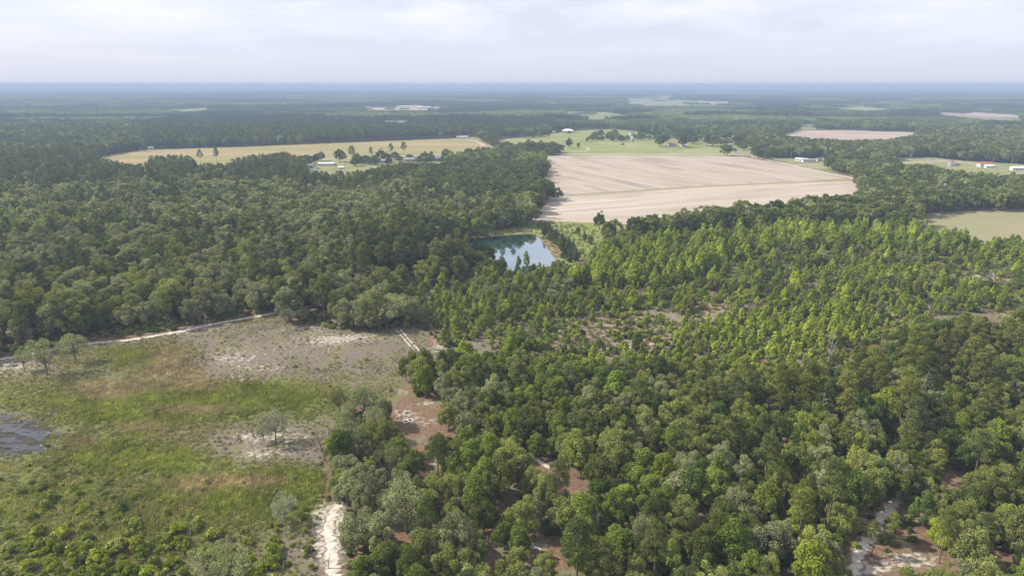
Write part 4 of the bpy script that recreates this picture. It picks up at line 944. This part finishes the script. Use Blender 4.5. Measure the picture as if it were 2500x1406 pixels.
def stands(X, Y, size, rng, ax=1.0):
    """forest stands: every point belongs to the nearest of many random centres, so neighbouring stands meet at sharp edges"""
    n = int((np.ptp(X)/size)*(np.ptp(Y)/size*ax))+4
    cx = rng.uniform(X.min(), X.max(), n); cy = rng.uniform(Y.min(), Y.max(), n)
    wx = X+(fbm(X, Y, size*.5, 3)-.5)*size*.7; wy = Y+(fbm(X, Y, size*.5, 6)-.5)*size*.7
    best = np.full(len(X), 1e18); who = np.zeros(len(X), int)
    for q in range(n):
        d = (wx-cx[q])**2+((wy-cy[q])*ax)**2; m = d < best; best[m] = d[m]; who[m] = q
    return who, rng.random(n), rng.random(n), rng.random(n)
def far_woods():
    rng = np.random.default_rng(41); X, Y = grid_points(-4200, 4200, 1545, 5200, 27, rng); ok = frustum(X, Y, 120); X, Y = X[ok], Y[ok]
    ok = ~blocked(X, Y, np.full(len(X), 13.), np.full(len(X), 24.)) | ((Y > 2200) & (fbm(X, Y, 110, 29) > .70)); X, Y = X[ok], Y[ok]
    px, py = topx(X, Y, 0); who, a, b, c = stands(X, Y, 330, rng, 1.6)
    keep = ~((c[who] > .955) & (Y > 2300)); X, Y, who, px, py = X[keep], Y[keep], who[keep], px[keep], py[keep]
    pl = inside(px, py, PLANT) | (a[who] < .42)
    for nm, k, m, lab in (('far_pine_forest', 'clump_pine', pl, 'dark pine stands of the far forest'), ('far_hardwood_forest', 'clump_hard', ~pl, 'mixed hardwoods of the far forest')):
        x, y, wh = X[m], Y[m], who[m]; n = len(x); s = rng.uniform(.88, 1.12, n)*(.62+.62*b[wh]); s3 = np.stack([np.full(n, 1.05), np.full(n, 1.05), s], 1); nv = len(PROTO[k])
        idx = np.where(rng.random(n) < .8, (a[wh]*97).astype(int) % nv, rng.integers(nv, size=n))
        scatter(nm, k, np.stack([x, y, 0*x], 1), s3, rng.integers(4, size=n)*math.pi/2, idx, lab, 'forest')
    X, Y = grid_points(-11500, 11500, 5150, 15000, 80, rng); ok = frustum(X, Y, 60); X, Y = X[ok], Y[ok]
    who, a, b, c = stands(X, Y, 1000, rng, 2.2)
    ok = ~blocked(X, Y, np.full(len(X), 13.), np.full(len(X), 60.)) & (c[who] < .88); X, Y, who = X[ok], Y[ok], who[ok]; pl = a[who] < .5
    for nm, k, m, lab in (('distant_pine_forest', 'patch_pine', pl, 'blue hazy pine stands below the horizon'), ('distant_hardwood_forest', 'patch_hard', ~pl, 'blue hazy hardwood forest below the horizon')):
        x, y, wh = X[m], Y[m], who[m]; n = len(x); s3 = np.stack([np.full(n, 1.06), np.full(n, 1.06), rng.uniform(.85, 1.15, n)*(.55+.9*b[wh])], 1); nv = len(PROTO[k])
        idx = np.where(rng.random(n) < .8, (a[wh]*97).astype(int) % nv, rng.integers(nv, size=n))
        scatter(nm, k, np.stack([x, y, 0*x], 1), s3, rng.integers(4, size=n)*math.pi/2, idx, lab, 'forest')
    # beyond that the canopy is one rolling sheet
    na, nr = 240, 60; th = np.linspace(math.radians(-50), math.radians(50), na); rr = 14800*(45000/14800)**np.linspace(0, 1, nr); T, R = np.meshgrid(th, rr); X = (R*np.sin(T)).ravel(); Y = (R*np.cos(T)).ravel()
    Z = 6+16*fbm(X, Y*1.5, 1800, 7)+10*(fbm(X, Y, 5200, 13)-.4); i = (np.arange(nr-1)[:, None]*na+np.arange(na-1)[None, :]).ravel()
    obj('horizon_forest', mesh('horizon_forest', np.stack([X, Y, Z], 1), np.stack([i, i+1, i+na+1, i+na], 1), ['canopy_sheet'], smooth=True), kind='stuff', label='pale blue forest canopy at the horizon', cat='forest')
far_woods()

# ------------------------------------------------------------------ clearing: grass tufts
def grass():
    rng = np.random.default_rng(91); protos = []
    for i in range(4): v, f = tuft(i); protos.append(mesh('tuft', v, f, ['grass_blade']))
    X, Y = grid_points(-200, 60, 105, 300, .92, rng); ok = frustum(X, Y, 60, 60); X, Y = X[ok], Y[ok]
    px, py = topx(X, Y, 0); jx = px+(fbm(X, Y, 9, 3)-.5)*60; jy = py+(fbm(X, Y, 9, 8)-.5)*30
    cl = inside(jx, jy, CLEARING) & inside(px, py, CLEARING)
    el = lambda cx, cy, a, b: np.exp(-(((px-cx)/a)**2+((py-cy)/b)**2))
    bare = sum(el(*c) for c in [(700, 850, 220, 45), (650, 1090, 120, 34), (810, 1310, 60, 110), (560, 880, 110, 45), (60, 1065, 130, 55), (20, 890, 90, 20), (900, 840, 110, 24)])
    lush = sum(el(*c) for c in [(480, 985, 330, 38), (650, 960, 160, 22), (300, 1000, 160, 40), (330, 870, 120, 24), (300, 1110, 200, 40), (250, 1250, 320, 110), (650, 1220, 160, 60), (700, 1180, 120, 40)])
    dry = sum(el(*c) for c in [(480, 935, 60, 26), (290, 945, 110, 18), (250, 965, 60, 16), (420, 868, 70, 26), (520, 1180, 125, 20), (640, 1178, 60, 14), (400, 905, 70, 20), (200, 1080, 40, 14), (350, 1045, 80, 14), (470, 1000, 120, 12)])
    n1 = fbm(X, Y, 5, 41); n2 = fbm(X, Y, 14, 47)
    dens = np.clip(.55+.6*lush+.5*dry-.55*np.clip(bare, 0, 1)+(n1-.5)*1.3, .03, 1); ok = cl & (rng.random(len(X)) < dens) & ~inside(px, py, [(785, 1235), (830, 1225), (835, 1500), (790, 1500)])
    X, Y, lush, dry, n1, n2 = [a[ok] for a in (X, Y, lush, dry, n1, n2)]; n = len(X)
    gcol = np.array([.275, .315, .065]); ycol = np.array([.43, .395, .125]); dcol = np.array([.47, .37, .25]); bcol = np.array([.32, .275, .19])
    t = np.clip(lush*1.0+(n2-.5)*2.0+rng.normal(size=n)*.18, 0, 1)[:, None]; c = bcol*(1-t)+gcol*t
    t = np.clip((n1-.42)*3+rng.normal(size=n)*.2, 0, .8)[:, None]; c = c*(1-t*.5)+ycol*t*.5
    t = np.clip(dry*1.15+rng.normal(size=n)*.15-.12, 0, 1)[:, None]; c = c*(1-t)+dcol*t; c *= rng.uniform(.75, 1.25, (n, 1))*(.62+.85*fbm(X, Y, 7, 88))[:, None]
    s = rng.uniform(.55, 1.15, n)*(.7+.6*np.clip(lush+dry, 0, 1))
    scatter('grass', None, np.stack([X, Y, gz(X, Y)-.03], 1), s, rng.uniform(0, 6.28, n), rng.integers(4, size=n), 'green and dry tan grass covering the clearing', 'grass', c, protos)
    # rough grass of the regrowth and the pond meadow
    X, Y = grid_points(-90, 420, 225, 520, 2.3, rng); ok = frustum(X, Y, 60); X, Y = X[ok], Y[ok]; px, py = topx(X, Y, 0)
    ok = (inside(px, py, REGROWTH) & (fbm(X, Y, 8, 3) > .40)) | (inside(px, py, MEADOW_CLEAR) & ~inside(px, py, POND) & (rng.random(len(X)) < .5)); ok &= ~inside(px, py, POND); X, Y = X[ok], Y[ok]; n = len(X)
    t = np.clip((fbm(X, Y, 16, 12)-.35)*3, 0, 1)[:, None]; c = (np.array([.30, .235, .14])*(1-t)+np.array([.17, .20, .05])*t)*rng.uniform(.75, 1.2, (n, 1))
    scatter('rough_grass', None, np.stack([X, Y, gz(X, Y)-.03], 1), rng.uniform(.8, 1.7, n), rng.uniform(0, 6.28, n), rng.integers(4, size=n), 'rough tan and green grass between the saplings and by the pond', 'grass', c, protos)
grass()

# ------------------------------------------------------------------ dead trees
def dead(px, py, H, label, seed, thick=.16, n=11, name='dead_tree', tilt=(0, 0), wood='dead_wood'):
    (tv, tf, _), (bv, bf, _) = snag(seed, H, thick, n); x, y = at(px, py)
    e = bpy.data.objects.new(name, None); COL.objects.link(e); e.location = (x, y, float(gz(x, y))); e.rotation_euler = (tilt[0], tilt[1], 0)
    e['label'] = label; e['category'] = 'dead tree'; e['group'] = 'dead bare trees'
    obj('trunk', mesh('trunk', tv, tf, [wood], smooth=True), e); obj('branches', mesh('branches', bv, bf, [wood], smooth=True), e)
dead(503, 810, 9, 'bare dead snag on the edge of the far sandy track', 1)
dead(577, 1000, 6, 'thin bare snag in the green swath of the clearing', 2, .10, 8)
dead(627, 1135, 8, 'thin bare trunk in front of the airy grey oak', 3, .12, 6)
dead(795, 1128, 7.5, 'leaning dead tree with dark twigs by the wood edge', 4, .2, 16, tilt=(0, -.3), wood='bark')
dead(465, 1322, 6, 'pale forked snag near the bottom of the clearing', 5, .13, 9)
dead(560, 1345, 4.5, 'grey leafless bush with fine twigs near the bottom edge', 6, .12, 40)
dead(802, 1068, 4.5, 'broken pale stump at the clearing\'s right edge', 7, .22, 2)
dead(122, 905, 8, 'bare forked dead tree under the spreading grey oak', 8, .22, 12)
dead(240, 1070, 3.5, 'small pale snag beside the bog puddles', 9, .09, 5)
dead(2018, 905, 15, 'white dead snag rising from the regrowth on the right', 10, .3, 26)
dead(2003, 1065, 14, 'bare grey limb standing among the olive pines', 11, .22, 14)
dead(1460, 1325, 9, 'pale bare trunk beside the sandy gap in the wood', 12, .2, 12)
dead(800, 1385, 3.5, 'short broken stump on the white sand track', 13, .16, 4)
dead(690, 1390, 3, 'small bent stump on the bare ground at the bottom', 14, .14, 4)
def log(px, py, L, rz, label, r=.16):
    x, y = at(px, py); V, F = tube([[-L/2, 0, r], [-L*.1, .12, r*1.3], [L/2, 0, r]], [r, r*.9, r*.5], 7)
    o = obj('fallen_log', mesh('fallen_log', V, F, ['dead_wood'], smooth=True), None, (x, y, float(gz(x, y))), None, label, 'log', 'fallen pale logs', rz)
log(106, 1093, 3.4, -.6, 'white fallen log lying in the bog puddles', .2)
log(130, 1060, 4.5, -.25, 'thin grey log lying across the upper bog puddles', .12)
log(393, 1104, 2.2, .5, 'short white log on the bare ground of the clearing', .15)
log(440, 1118, 3.0, 1.0, 'thin pale log right of the short white log', .1)
log(680, 1250, 4.0, .8, 'grey branch lying below the thin grey tree', .1)

# ------------------------------------------------------------------ buildings, vehicles, poles
def box(x0, x1, y0, y1, z0, z1):
    V = [(x, y, z) for z in (z0, z1) for y in (y0, y1) for x in (x0, x1)]
    return V, [[0, 2, 3, 1], [4, 5, 7, 6], [0, 1, 5, 4], [2, 6, 7, 3], [0, 4, 6, 2], [1, 3, 7, 5]]
def house(px, py, Lx, Wy, h, rz, wall, roof, label, name='house', style='gable', rise=1.4, nwin=5, porch=False, cat='house', group=None):
    x, y = at(px, py); e = bpy.data.objects.new(name, None); COL.objects.link(e); e.location = (x, y, .05); e.rotation_euler = (0, 0, rz)
    e['label'] = label; e['category'] = cat
    if group: e['group'] = group
    v, f = box(-Lx/2, Lx/2, -Wy/2, Wy/2, 0, h); obj('wall', mesh('wall', v, f, [wall]), e)
    o = .4; a, b = Lx/2+o, Wy/2+o
    if style == 'gable': V = [(-a, -b, h+.01), (a, -b, h+.01), (a, b, h+.01), (-a, b, h+.01), (-a, 0, h+rise), (a, 0, h+rise)]
    else: V = [(-a, -b, h+.01), (a, -b, h+.01), (a, b, h+.01), (-a, b, h+.01), (-a+b*.9, 0, h+rise), (a-b*.9, 0, h+rise)]
    obj('roof', mesh('roof', V, [[0, 1, 5, 4], [2, 3, 4, 5], [1, 2, 5], [3, 0, 4], [0, 3, 2, 1]], [roof]), e)
    for i in range(nwin):
        cx = -Lx/2+Lx*(i+.5)/nwin
        if i == nwin//2 and nwin > 2:
            v, f = box(cx-.5, cx+.5, -Wy/2-.05, -Wy/2+.02, .1, 2.1); obj('door', mesh('door', v, f, ['trim_dark']), e); continue
        v, f = box(cx-.6, cx+.6, -Wy/2-.04, -Wy/2+.02, h*.38, h*.78); obj('window', mesh('window', v, f, ['window_glass']), e)
    if nwin > 1:
        v, f = box(-Lx/2-.04, -Lx/2+.02, -.6, .6, h*.4, h*.78); obj('window', mesh('window', v, f, ['window_glass']), e)
    if porch:
        v, f = box(-Lx*.42, Lx*.42, -Wy/2-3.2, -Wy/2-.45, h*.86, h*.86+.18); obj('porch_roof', mesh('porch_roof', v, f, [roof]), e)
        for k in range(4):
            cx = -Lx*.4+Lx*.8*k/3; v, f = box(cx-.1, cx+.1, -Wy/2-3.05, -Wy/2-2.85, 0, h*.86); obj('porch_post', mesh('porch_post', v, f, [wall]), e)
    return e
house(1129, 338, 22, 6, 3.4, .06, 'wall_white', 'roof_white', 'long white mobile home at the far end of the hay field', 'mobile_home', nwin=6, rise=.8, cat='mobile home')
house(1386, 324, 24, 16, 4.4, -.15, 'wall_white', 'roof_white', 'white house with broad pale hip roof behind the pasture', 'house', 'hip', 3.4, 5, True)
house(1352, 325, 6, 5, 3.2, 0, 'wall_white', 'roof_white', 'little white shed left of the pale hip roofed house', 'shed', rise=1.2, nwin=1, cat='shed')
house(1543, 328, 9, 7, 3.6, .2, 'wall_white', 'roof_grey', 'small white building behind the pasture thicket', 'shed', rise=1.6, nwin=3, cat='shed')
house(1586, 337, 12, 6, 2.6, 0, 'wall_tan', 'roof_grey', 'low open shed with grey roof beside the pasture thicket', 'shed', rise=1, nwin=1, cat='shed')
house(1641, 357, 13, 9, 3.2, .1, 'wall_white', 'roof_red', 'white farmhouse with reddish roof between the large oaks', 'house', rise=2.4, nwin=5)
house(1670, 358, 9, 7, 3.2, 0, 'wall_white', 'roof_white', 'white outbuilding half hidden right of the farmhouse', 'shed', rise=1.4, nwin=3, cat='shed')
house(1795, 338, 11, 8, 3.5, .3, 'wall_white', 'roof_grey', 'pale house at the far end of the grey road', 'house', rise=2.2, nwin=4)
house(1794, 352, 10, 8, 3.2, .2, 'wall_tan', 'roof_mauve', 'tan house beside the road nearer than the pale one', 'house', rise=2.0, nwin=4)
house(1831, 347, 13, 9, 3.4, .3, 'wall_tan', 'roof_mauve', 'tan barn among the trees right of the road', 'barn', rise=2.4, nwin=2, cat='barn')
house(1957, 394, 16, 7, 3.4, -.75, 'wall_white', 'roof_white', 'white mobile home, rear one of the pair right of the tilled field', 'mobile_home', nwin=5, rise=1, cat='mobile home')
house(1974, 396, 17, 7.5, 3.4, -.05, 'wall_white', 'roof_grey', 'white mobile home, front one of the pair right of the tilled field', 'mobile_home', nwin=6, rise=1.1, cat='mobile home')
house(1999, 393.5, 7, 5, 2.8, .1, 'wall_white', 'roof_mauve', 'small shed with brown roof right of the paired mobile homes', 'shed', rise=1.5, nwin=2, cat='shed')
house(2014, 391.5, 4.5, 4, 2.6, 0, 'wall_tan', 'roof_white', 'tiny pale shed at the end of the mobile home yard', 'shed', rise=1.1, nwin=1, cat='shed')
house(2403, 408, 14, 9, 4.2, -.15, 'wall_white', 'roof_red', 'white house with red roof on the right beyond the wood', 'house', rise=2.6, nwin=5)
house(2414, 410, 9, 6, 2.8, -.15, 'wall_white', 'roof_white', 'white lean-to in front of the red roofed house', 'shed', rise=1, nwin=2, cat='shed')
house(2484, 416, 15, 7, 3.2, -.1, 'wall_white', 'roof_white', 'white low house at the right picture edge', 'house', rise=1.6, nwin=5)
house(2333, 404, 7, 5, 2.6, 0, 'wall_grey', 'roof_mauve', 'low grey shed beside the red capped silo', 'shed', rise=1.2, nwin=1, cat='shed')
house(2221, 449, 9, 7, 9.5, .3, 'wall_white', 'roof_white', 'white building showing its roof among the trees right of the field', 'house', rise=2, nwin=3)
house(797, 405, 20, 6.5, 3.1, .05, 'wall_white', 'roof_white', 'long white house in the cluttered yard', 'house', rise=1.3, nwin=7)
house(756, 409, 10, 6, 3, .1, 'wall_grey', 'roof_grey', 'grey shed at the wood edge of the cluttered yard', 'shed', rise=1.4, nwin=2, cat='shed')
house(833, 414, 6, 4.5, 2.8, .2, 'wall_white', 'roof_white', 'little white shed at the right end of the cluttered yard', 'shed', rise=1, nwin=1, cat='shed')
house(930, 398, 19, 8, 3.2, .05, 'wall_grey', 'roof_grey', 'grey roofed house below the wide dark yard oak', 'house', rise=2, nwin=6)
house(1014, 395, 27, 9, 3.4, .05, 'wall_grey', 'roof_grey', 'long grey roofed house by the far dirt road', 'house', rise=2.4, nwin=7)
house(1068, 392, 17, 12, 3.4, .05, 'wall_tan', 'roof_mauve', 'tan house with mauve hip roof by the far dirt road', 'house', 'hip', 3.6, 5)
house(1250, 369, 8, 7, 6, 0, 'wall_white', 'roof_white', 'white shed peeping over the wood tongue', 'shed', rise=1.8, nwin=1, cat='shed')
house(357, 366, 24, 7, 3.4, .05, 'wall_grey', 'roof_grey', 'long grey farm shed at the far left of the hay field', 'barn', rise=1.6, nwin=4, cat='barn')
house(135, 389, 12, 7, 3.2, .1, 'wall_white', 'roof_white', 'white roofed house at the wood edge on the far left', 'house', rise=1.6, nwin=3)
house(2287, 279, 26, 12, 5, 0, 'wall_white', 'roof_white', 'white barn by the far fields on the right', 'barn', rise=2.5, nwin=2, cat='barn')
house(1580, 323, 8, 6, 3, 0, 'wall_white', 'roof_white', 'tiny white building by the far farm lane', 'shed', rise=1.4, nwin=2, cat='shed')
for i, (a, b) in enumerate([(885, 266), (955, 268), (985, 263), (1035, 265)]): house(a, b, 60, 16, 5, .1, 'wall_tan', 'roof_white', '%s from the left of four pale long barns in the distance' % ORD[i], 'barn', rise=2.5, nwin=2, cat='barn', group='distant long barns')
def silo(px, py, R, h, cap, label):
    x, y = at(px, py); e = bpy.data.objects.new('grain_silo', None); COL.objects.link(e); e.location = (x, y, .05); e['label'] = label; e['category'] = 'silo'; e['group'] = 'round grain silos'
    n = 24; V = []; F = []
    zs = np.linspace(0, h, 9)
    for j, z in enumerate(zs):
        for k in range(n): t = 2*math.pi*k/n; rad = R*(1+.012*(j % 2)); V.append((rad*math.cos(t), rad*math.sin(t), z))
    for j in range(8):
        for k in range(n): F.append([j*n+k, j*n+(k+1) % n, (j+1)*n+(k+1) % n, (j+1)*n+k])
    obj('wall', mesh('wall', V, F, ['galvanised']), e)
    V = [(R*1.05*math.cos(2*math.pi*k/n), R*1.05*math.sin(2*math.pi*k/n), h) for k in range(n)]+[(R*.12*math.cos(2*math.pi*k/n), R*.12*math.sin(2*math.pi*k/n), h+R*.55) for k in range(n)]
    obj('roof', mesh('roof', V, [[k, (k+1) % n, n+(k+1) % n, n+k] for k in range(n)]+[list(range(n, 2*n))], [cap]), e)
    v, f = box(-.5, .5, -R-.12, -R+.3, .1, 2.0); obj('door', mesh('door', v, f, ['trim_dark']), e)
silo(1543, 346, 3.3, 7.5, 'galvanised', 'round white metal silo in the pasture'); silo(2320, 406, 3.6, 6.0, 'roof_red', 'round grey silo with reddish cap on the right')
def pole(px, py, h, label, arm=True):
    x, y = at(px, py); e = bpy.data.objects.new('utility_pole', None); COL.objects.link(e); e.location = (x, y, 0); e['label'] = label; e['category'] = 'utility pole'; e['group'] = 'wooden utility poles'
    v, f = tube([[0, 0, -.3], [0, 0, h]], [.22, .15], 8); obj('post', mesh('post', v, f, ['pole_wood']), e)
    v, f = box(-1.2, 1.2, -.26, -.16, h-1.0, h-.8); obj('crossarm', mesh('crossarm', v, f, ['pole_wood']), e)
    for s in (-1, 0, 1): v, f = tube([[s, -.2, h-.8], [s, -.2, h-.55]], [.07, .05], 6); obj('insulator', mesh('insulator', v, f, ['paint_white']), e)
for a, b, h, lab in [(1901, 391, 12, 'utility pole, nearer the road, at the left end of the mobile home yard'), (1930, 391.5, 11, 'utility pole midway along the mobile home yard'), (2065, 432, 12, 'utility pole at the corner of the tilled field by the wood'), (2423, 408, 12, 'utility pole right of the red roofed house'),
                    (2466, 411, 11, 'utility pole left of the white house at the right edge'), (1556, 360, 14, 'lone pale utility pole in the green pasture'), (1417, 322, 16, 'pale utility pole right of the hip roofed house'), (1147, 340, 12, 'utility pole right of the long white mobile home'), (1869, 388, 10, 'utility pole by the road bend beside the oaks')]: pole(a, b, h, lab)
def vehicle(px, py, rz, paint, label, L=4.7, truck=False, name='parked_car', cat='car', z=.1, group=None):
    x, y = at(px, py); e = bpy.data.objects.new(name, None); COL.objects.link(e); e.location = (x, y, z); e.rotation_euler = (0, 0, rz); e['label'] = label; e['category'] = cat
    if group: e['group'] = group
    w2 = .92
    def prism(pr, w_): n = len(pr); return [(a, s*w_, b) for s in (-1, 1) for a, b in pr], [list(range(n))[::-1], list(range(n, 2*n))]+[[k, (k+1) % n, n+(k+1) % n, n+k] for k in range(n)]
    lo = [(-L/2, .45), (-L/2, .95), (-L*.45, 1.02), (L*.22, 1.02), (L*.46, .9), (L/2, .75), (L/2, .45)]
    if truck: lo = [(-L/2, .5), (-L/2, 1.12), (-L*.02, 1.12), (L*.25, 1.12), (L*.47, 1.02), (L/2, .9), (L/2, .5)]
    v, f = prism(lo, w2); obj('body', mesh('body', v, f, [paint]), e)
    cab = [(-L*.40, 1.02), (-L*.30, 1.5), (L*.06, 1.52), (L*.22, 1.02)] if not truck else [(-L*.06, 1.12), (-L*.03, 1.8), (L*.12, 1.8), (L*.24, 1.12)]
    v, f = prism(cab, w2*.86); obj('cabin', mesh('cabin', v, f, [paint]), e)
    b0 = 1.08 if not truck else 1.2
    for s in (-1, 1):
        a0, a1, a2, a3, t = (-L*.35, -L*.28, L*.05, L*.16, 1.45) if not truck else (-L*.035, -L*.02, L*.11, L*.19, 1.72)
        V = [(a0, s*(w2*.86+.01), b0), (a1, s*(w2*.86+.01), t), (a2, s*(w2*.86+.01), t), (a3, s*(w2*.86+.01), b0)]; obj('window', mesh('window', V, [[0, 1, 2, 3]], ['window_glass']), e)
    q = cab[2:] if True else 0; V = [(q[0][0]+.03, -.7, q[0][1]-.06), (q[0][0]+.03, .7, q[0][1]-.06), (q[1][0]+.02, .75, q[1][1]+.03), (q[1][0]+.02, -.75, q[1][1]+.03)]; obj('windscreen', mesh('windscreen', V, [[0, 1, 2, 3]], ['window_glass']), e)
    for sx_ in (-L*.31, L*.31):
        for s in (-1, 1):
            v, f = tube([[sx_, s*w2-.12*s, .36], [sx_, s*w2+.03*s, .36]], [.36, .36], 12); n = 12; f = f+[list(range(n))[::-1], list(range(n, 2*n))]; obj('wheel', mesh('wheel', v, f, ['rubber']), e)
    if truck:
        v, f = box(-L*.48, -L*.09, -w2*.85, w2*.85, 1.121, 1.135); obj('bed_cover', mesh('bed_cover', v, f, ['paint_dark']), e)
vehicle(1400, 633, .15, 'paint_white', 'small white pickup truck parked on the grass right of the pond', 5.6, True, 'pickup_truck', 'truck')
for i, (a, b, rz, p, lab) in enumerate([(1082, 338.5, .1, 'paint_white', 'white van parked left of the long mobile home'), (1092, 339, .1, 'paint_dark', 'dark car parked nearest the long mobile home'), (376, 364.5, 0, 'paint_white', 'white vehicle, left of two, by the far left farm shed'), (385, 364, 0, 'paint_white', 'white vehicle, right of two, by the far left farm shed'),
      (761, 412, .3, 'paint_dark', 'dark car at the left end of the cluttered yard'), (768, 414, .2, 'paint_white', 'white car in the cluttered yard, left of the blue one'), (776, 413, .4, 'paint_blue', 'blue car in the cluttered yard below the white house'), (772, 418, .1, 'paint_white', 'white car nearest the wood in the cluttered yard'), (818, 405, .1, 'paint_dark', 'dark car at the right end of the long white house'),
      (842, 403, .2, 'paint_white', 'white car on the drive right of the cluttered yard'), (1752, 352, .2, 'paint_white', 'white car under the trees by the farmhouse lane'), (1648, 341, .1, 'paint_white', 'white car on the far farm lane')]): vehicle(a, b, rz, p, lab, 6.5 if i == 0 else 4.8, group='parked vehicles')
def tower(px, py, h, label):
    x, y = at(px, py); e = bpy.data.objects.new('radio_tower', None); COL.objects.link(e); e.location = (x, y, 0); e['label'] = label; e['category'] = 'tower'
    for k in range(3):
        t = 2*math.pi*k/3; V = []; v, f = tube([[3*math.cos(t), 3*math.sin(t), 0], [.6*math.cos(t), .6*math.sin(t), h]], [.5, .35], 4); obj('leg', mesh('leg', v, f, ['paint_white']), e)
    ps = []
    for j in range(14):
        a, b = j/14, (j+1)/14; r0, r1 = 3-2.4*a, 3-2.4*b
        for k in range(3):
            t0, t1 = 2*math.pi*k/3, 2*math.pi*(k+1)/3; v, f = tube([[r0*math.cos(t0), r0*math.sin(t0), h*a], [r1*math.cos(t1), r1*math.sin(t1), h*b]], [.22, .22], 3); ps.append((v, f, 0))
    v, f, _ = joinm(ps); obj('lattice', mesh('lattice', v, f, ['roof_red']), e)
tower(2456, 236, 78, 'thin red and white radio tower on the right horizon')
def rubble():
    rng = np.random.default_rng(8); n = 0; its = []
    for i in range(11):
        a, b = 985+rng.normal()*9, 1014+rng.normal()*5; x, y = at(a, b); s = rng.uniform(.25, .62)
        V, F = box(-.9, .9, -.6, .6, 0, .7); V = np.array(V)+rng.normal(size=(8, 3))*.16; V[:, 2] = np.maximum(V[:, 2], -.05)
        o = obj('concrete_lump', mesh('concrete_lump', V*s, F, ['rubble_white']), None, (x, y, float(gz(x, y))), None, None, 'rubble', 'lumps of the rubble pile', rng.uniform(0, 6.28)); its.append((a, 'pale lump of the rubble pile on the sandy opening', o))
    for o, lab in number(its): o['label'] = lab
    x, y = at(996, 1031); e = bpy.data.objects.new('metal_frame', None); COL.objects.link(e); e.location = (x, y, float(gz(x, y))); e.rotation_euler = (0, 0, .5); e['label'] = 'white rectangular metal frame lying below the rubble pile'; e['category'] = 'metal frame'
    for x0, x1, y0, y1 in [(-1.6, 1.6, -.95, -.8), (-1.6, 1.6, .8, .95), (-1.6, -1.45, -.79, .79), (1.45, 1.6, -.79, .79), (-.07, .07, -.79, .79)]:
        v, f = box(x0, x1, y0, y1, .45, .6); obj('rail', mesh('rail', v, f, ['paint_white']), e)
    for a in (-1.5, 1.5):
        for b in (-.87, .87): v, f = box(a-.06, a+.06, b-.06, b+.06, 0, .449); obj('leg', mesh('leg', v, f, ['paint_white']), e)
rubble()

# ------------------------------------------------------------------ haze
def haze():
    v, f = box(-47500, 47500, -47500, 47500, -1.7, 106.0)
    g = NG('haze_air'); p = g.n('ShaderNodeVolumePrincipled'); p.inputs['Color'].default_value = (.44, .565, .77, 1); p.inputs['Density'].default_value = 2.1e-4; p.inputs['Anisotropy'].default_value = 0.0
    g.l(p.outputs[0], g.o.inputs['Volume']); MATS['haze_air'] = g.m
    try: g.m.cycles.homogeneous_volume = True
    except Exception: pass
    obj('haze', mesh('haze', v, f, ['haze_air']), kind='stuff', label='thin pale blue summer haze over the land', cat='haze')
haze()
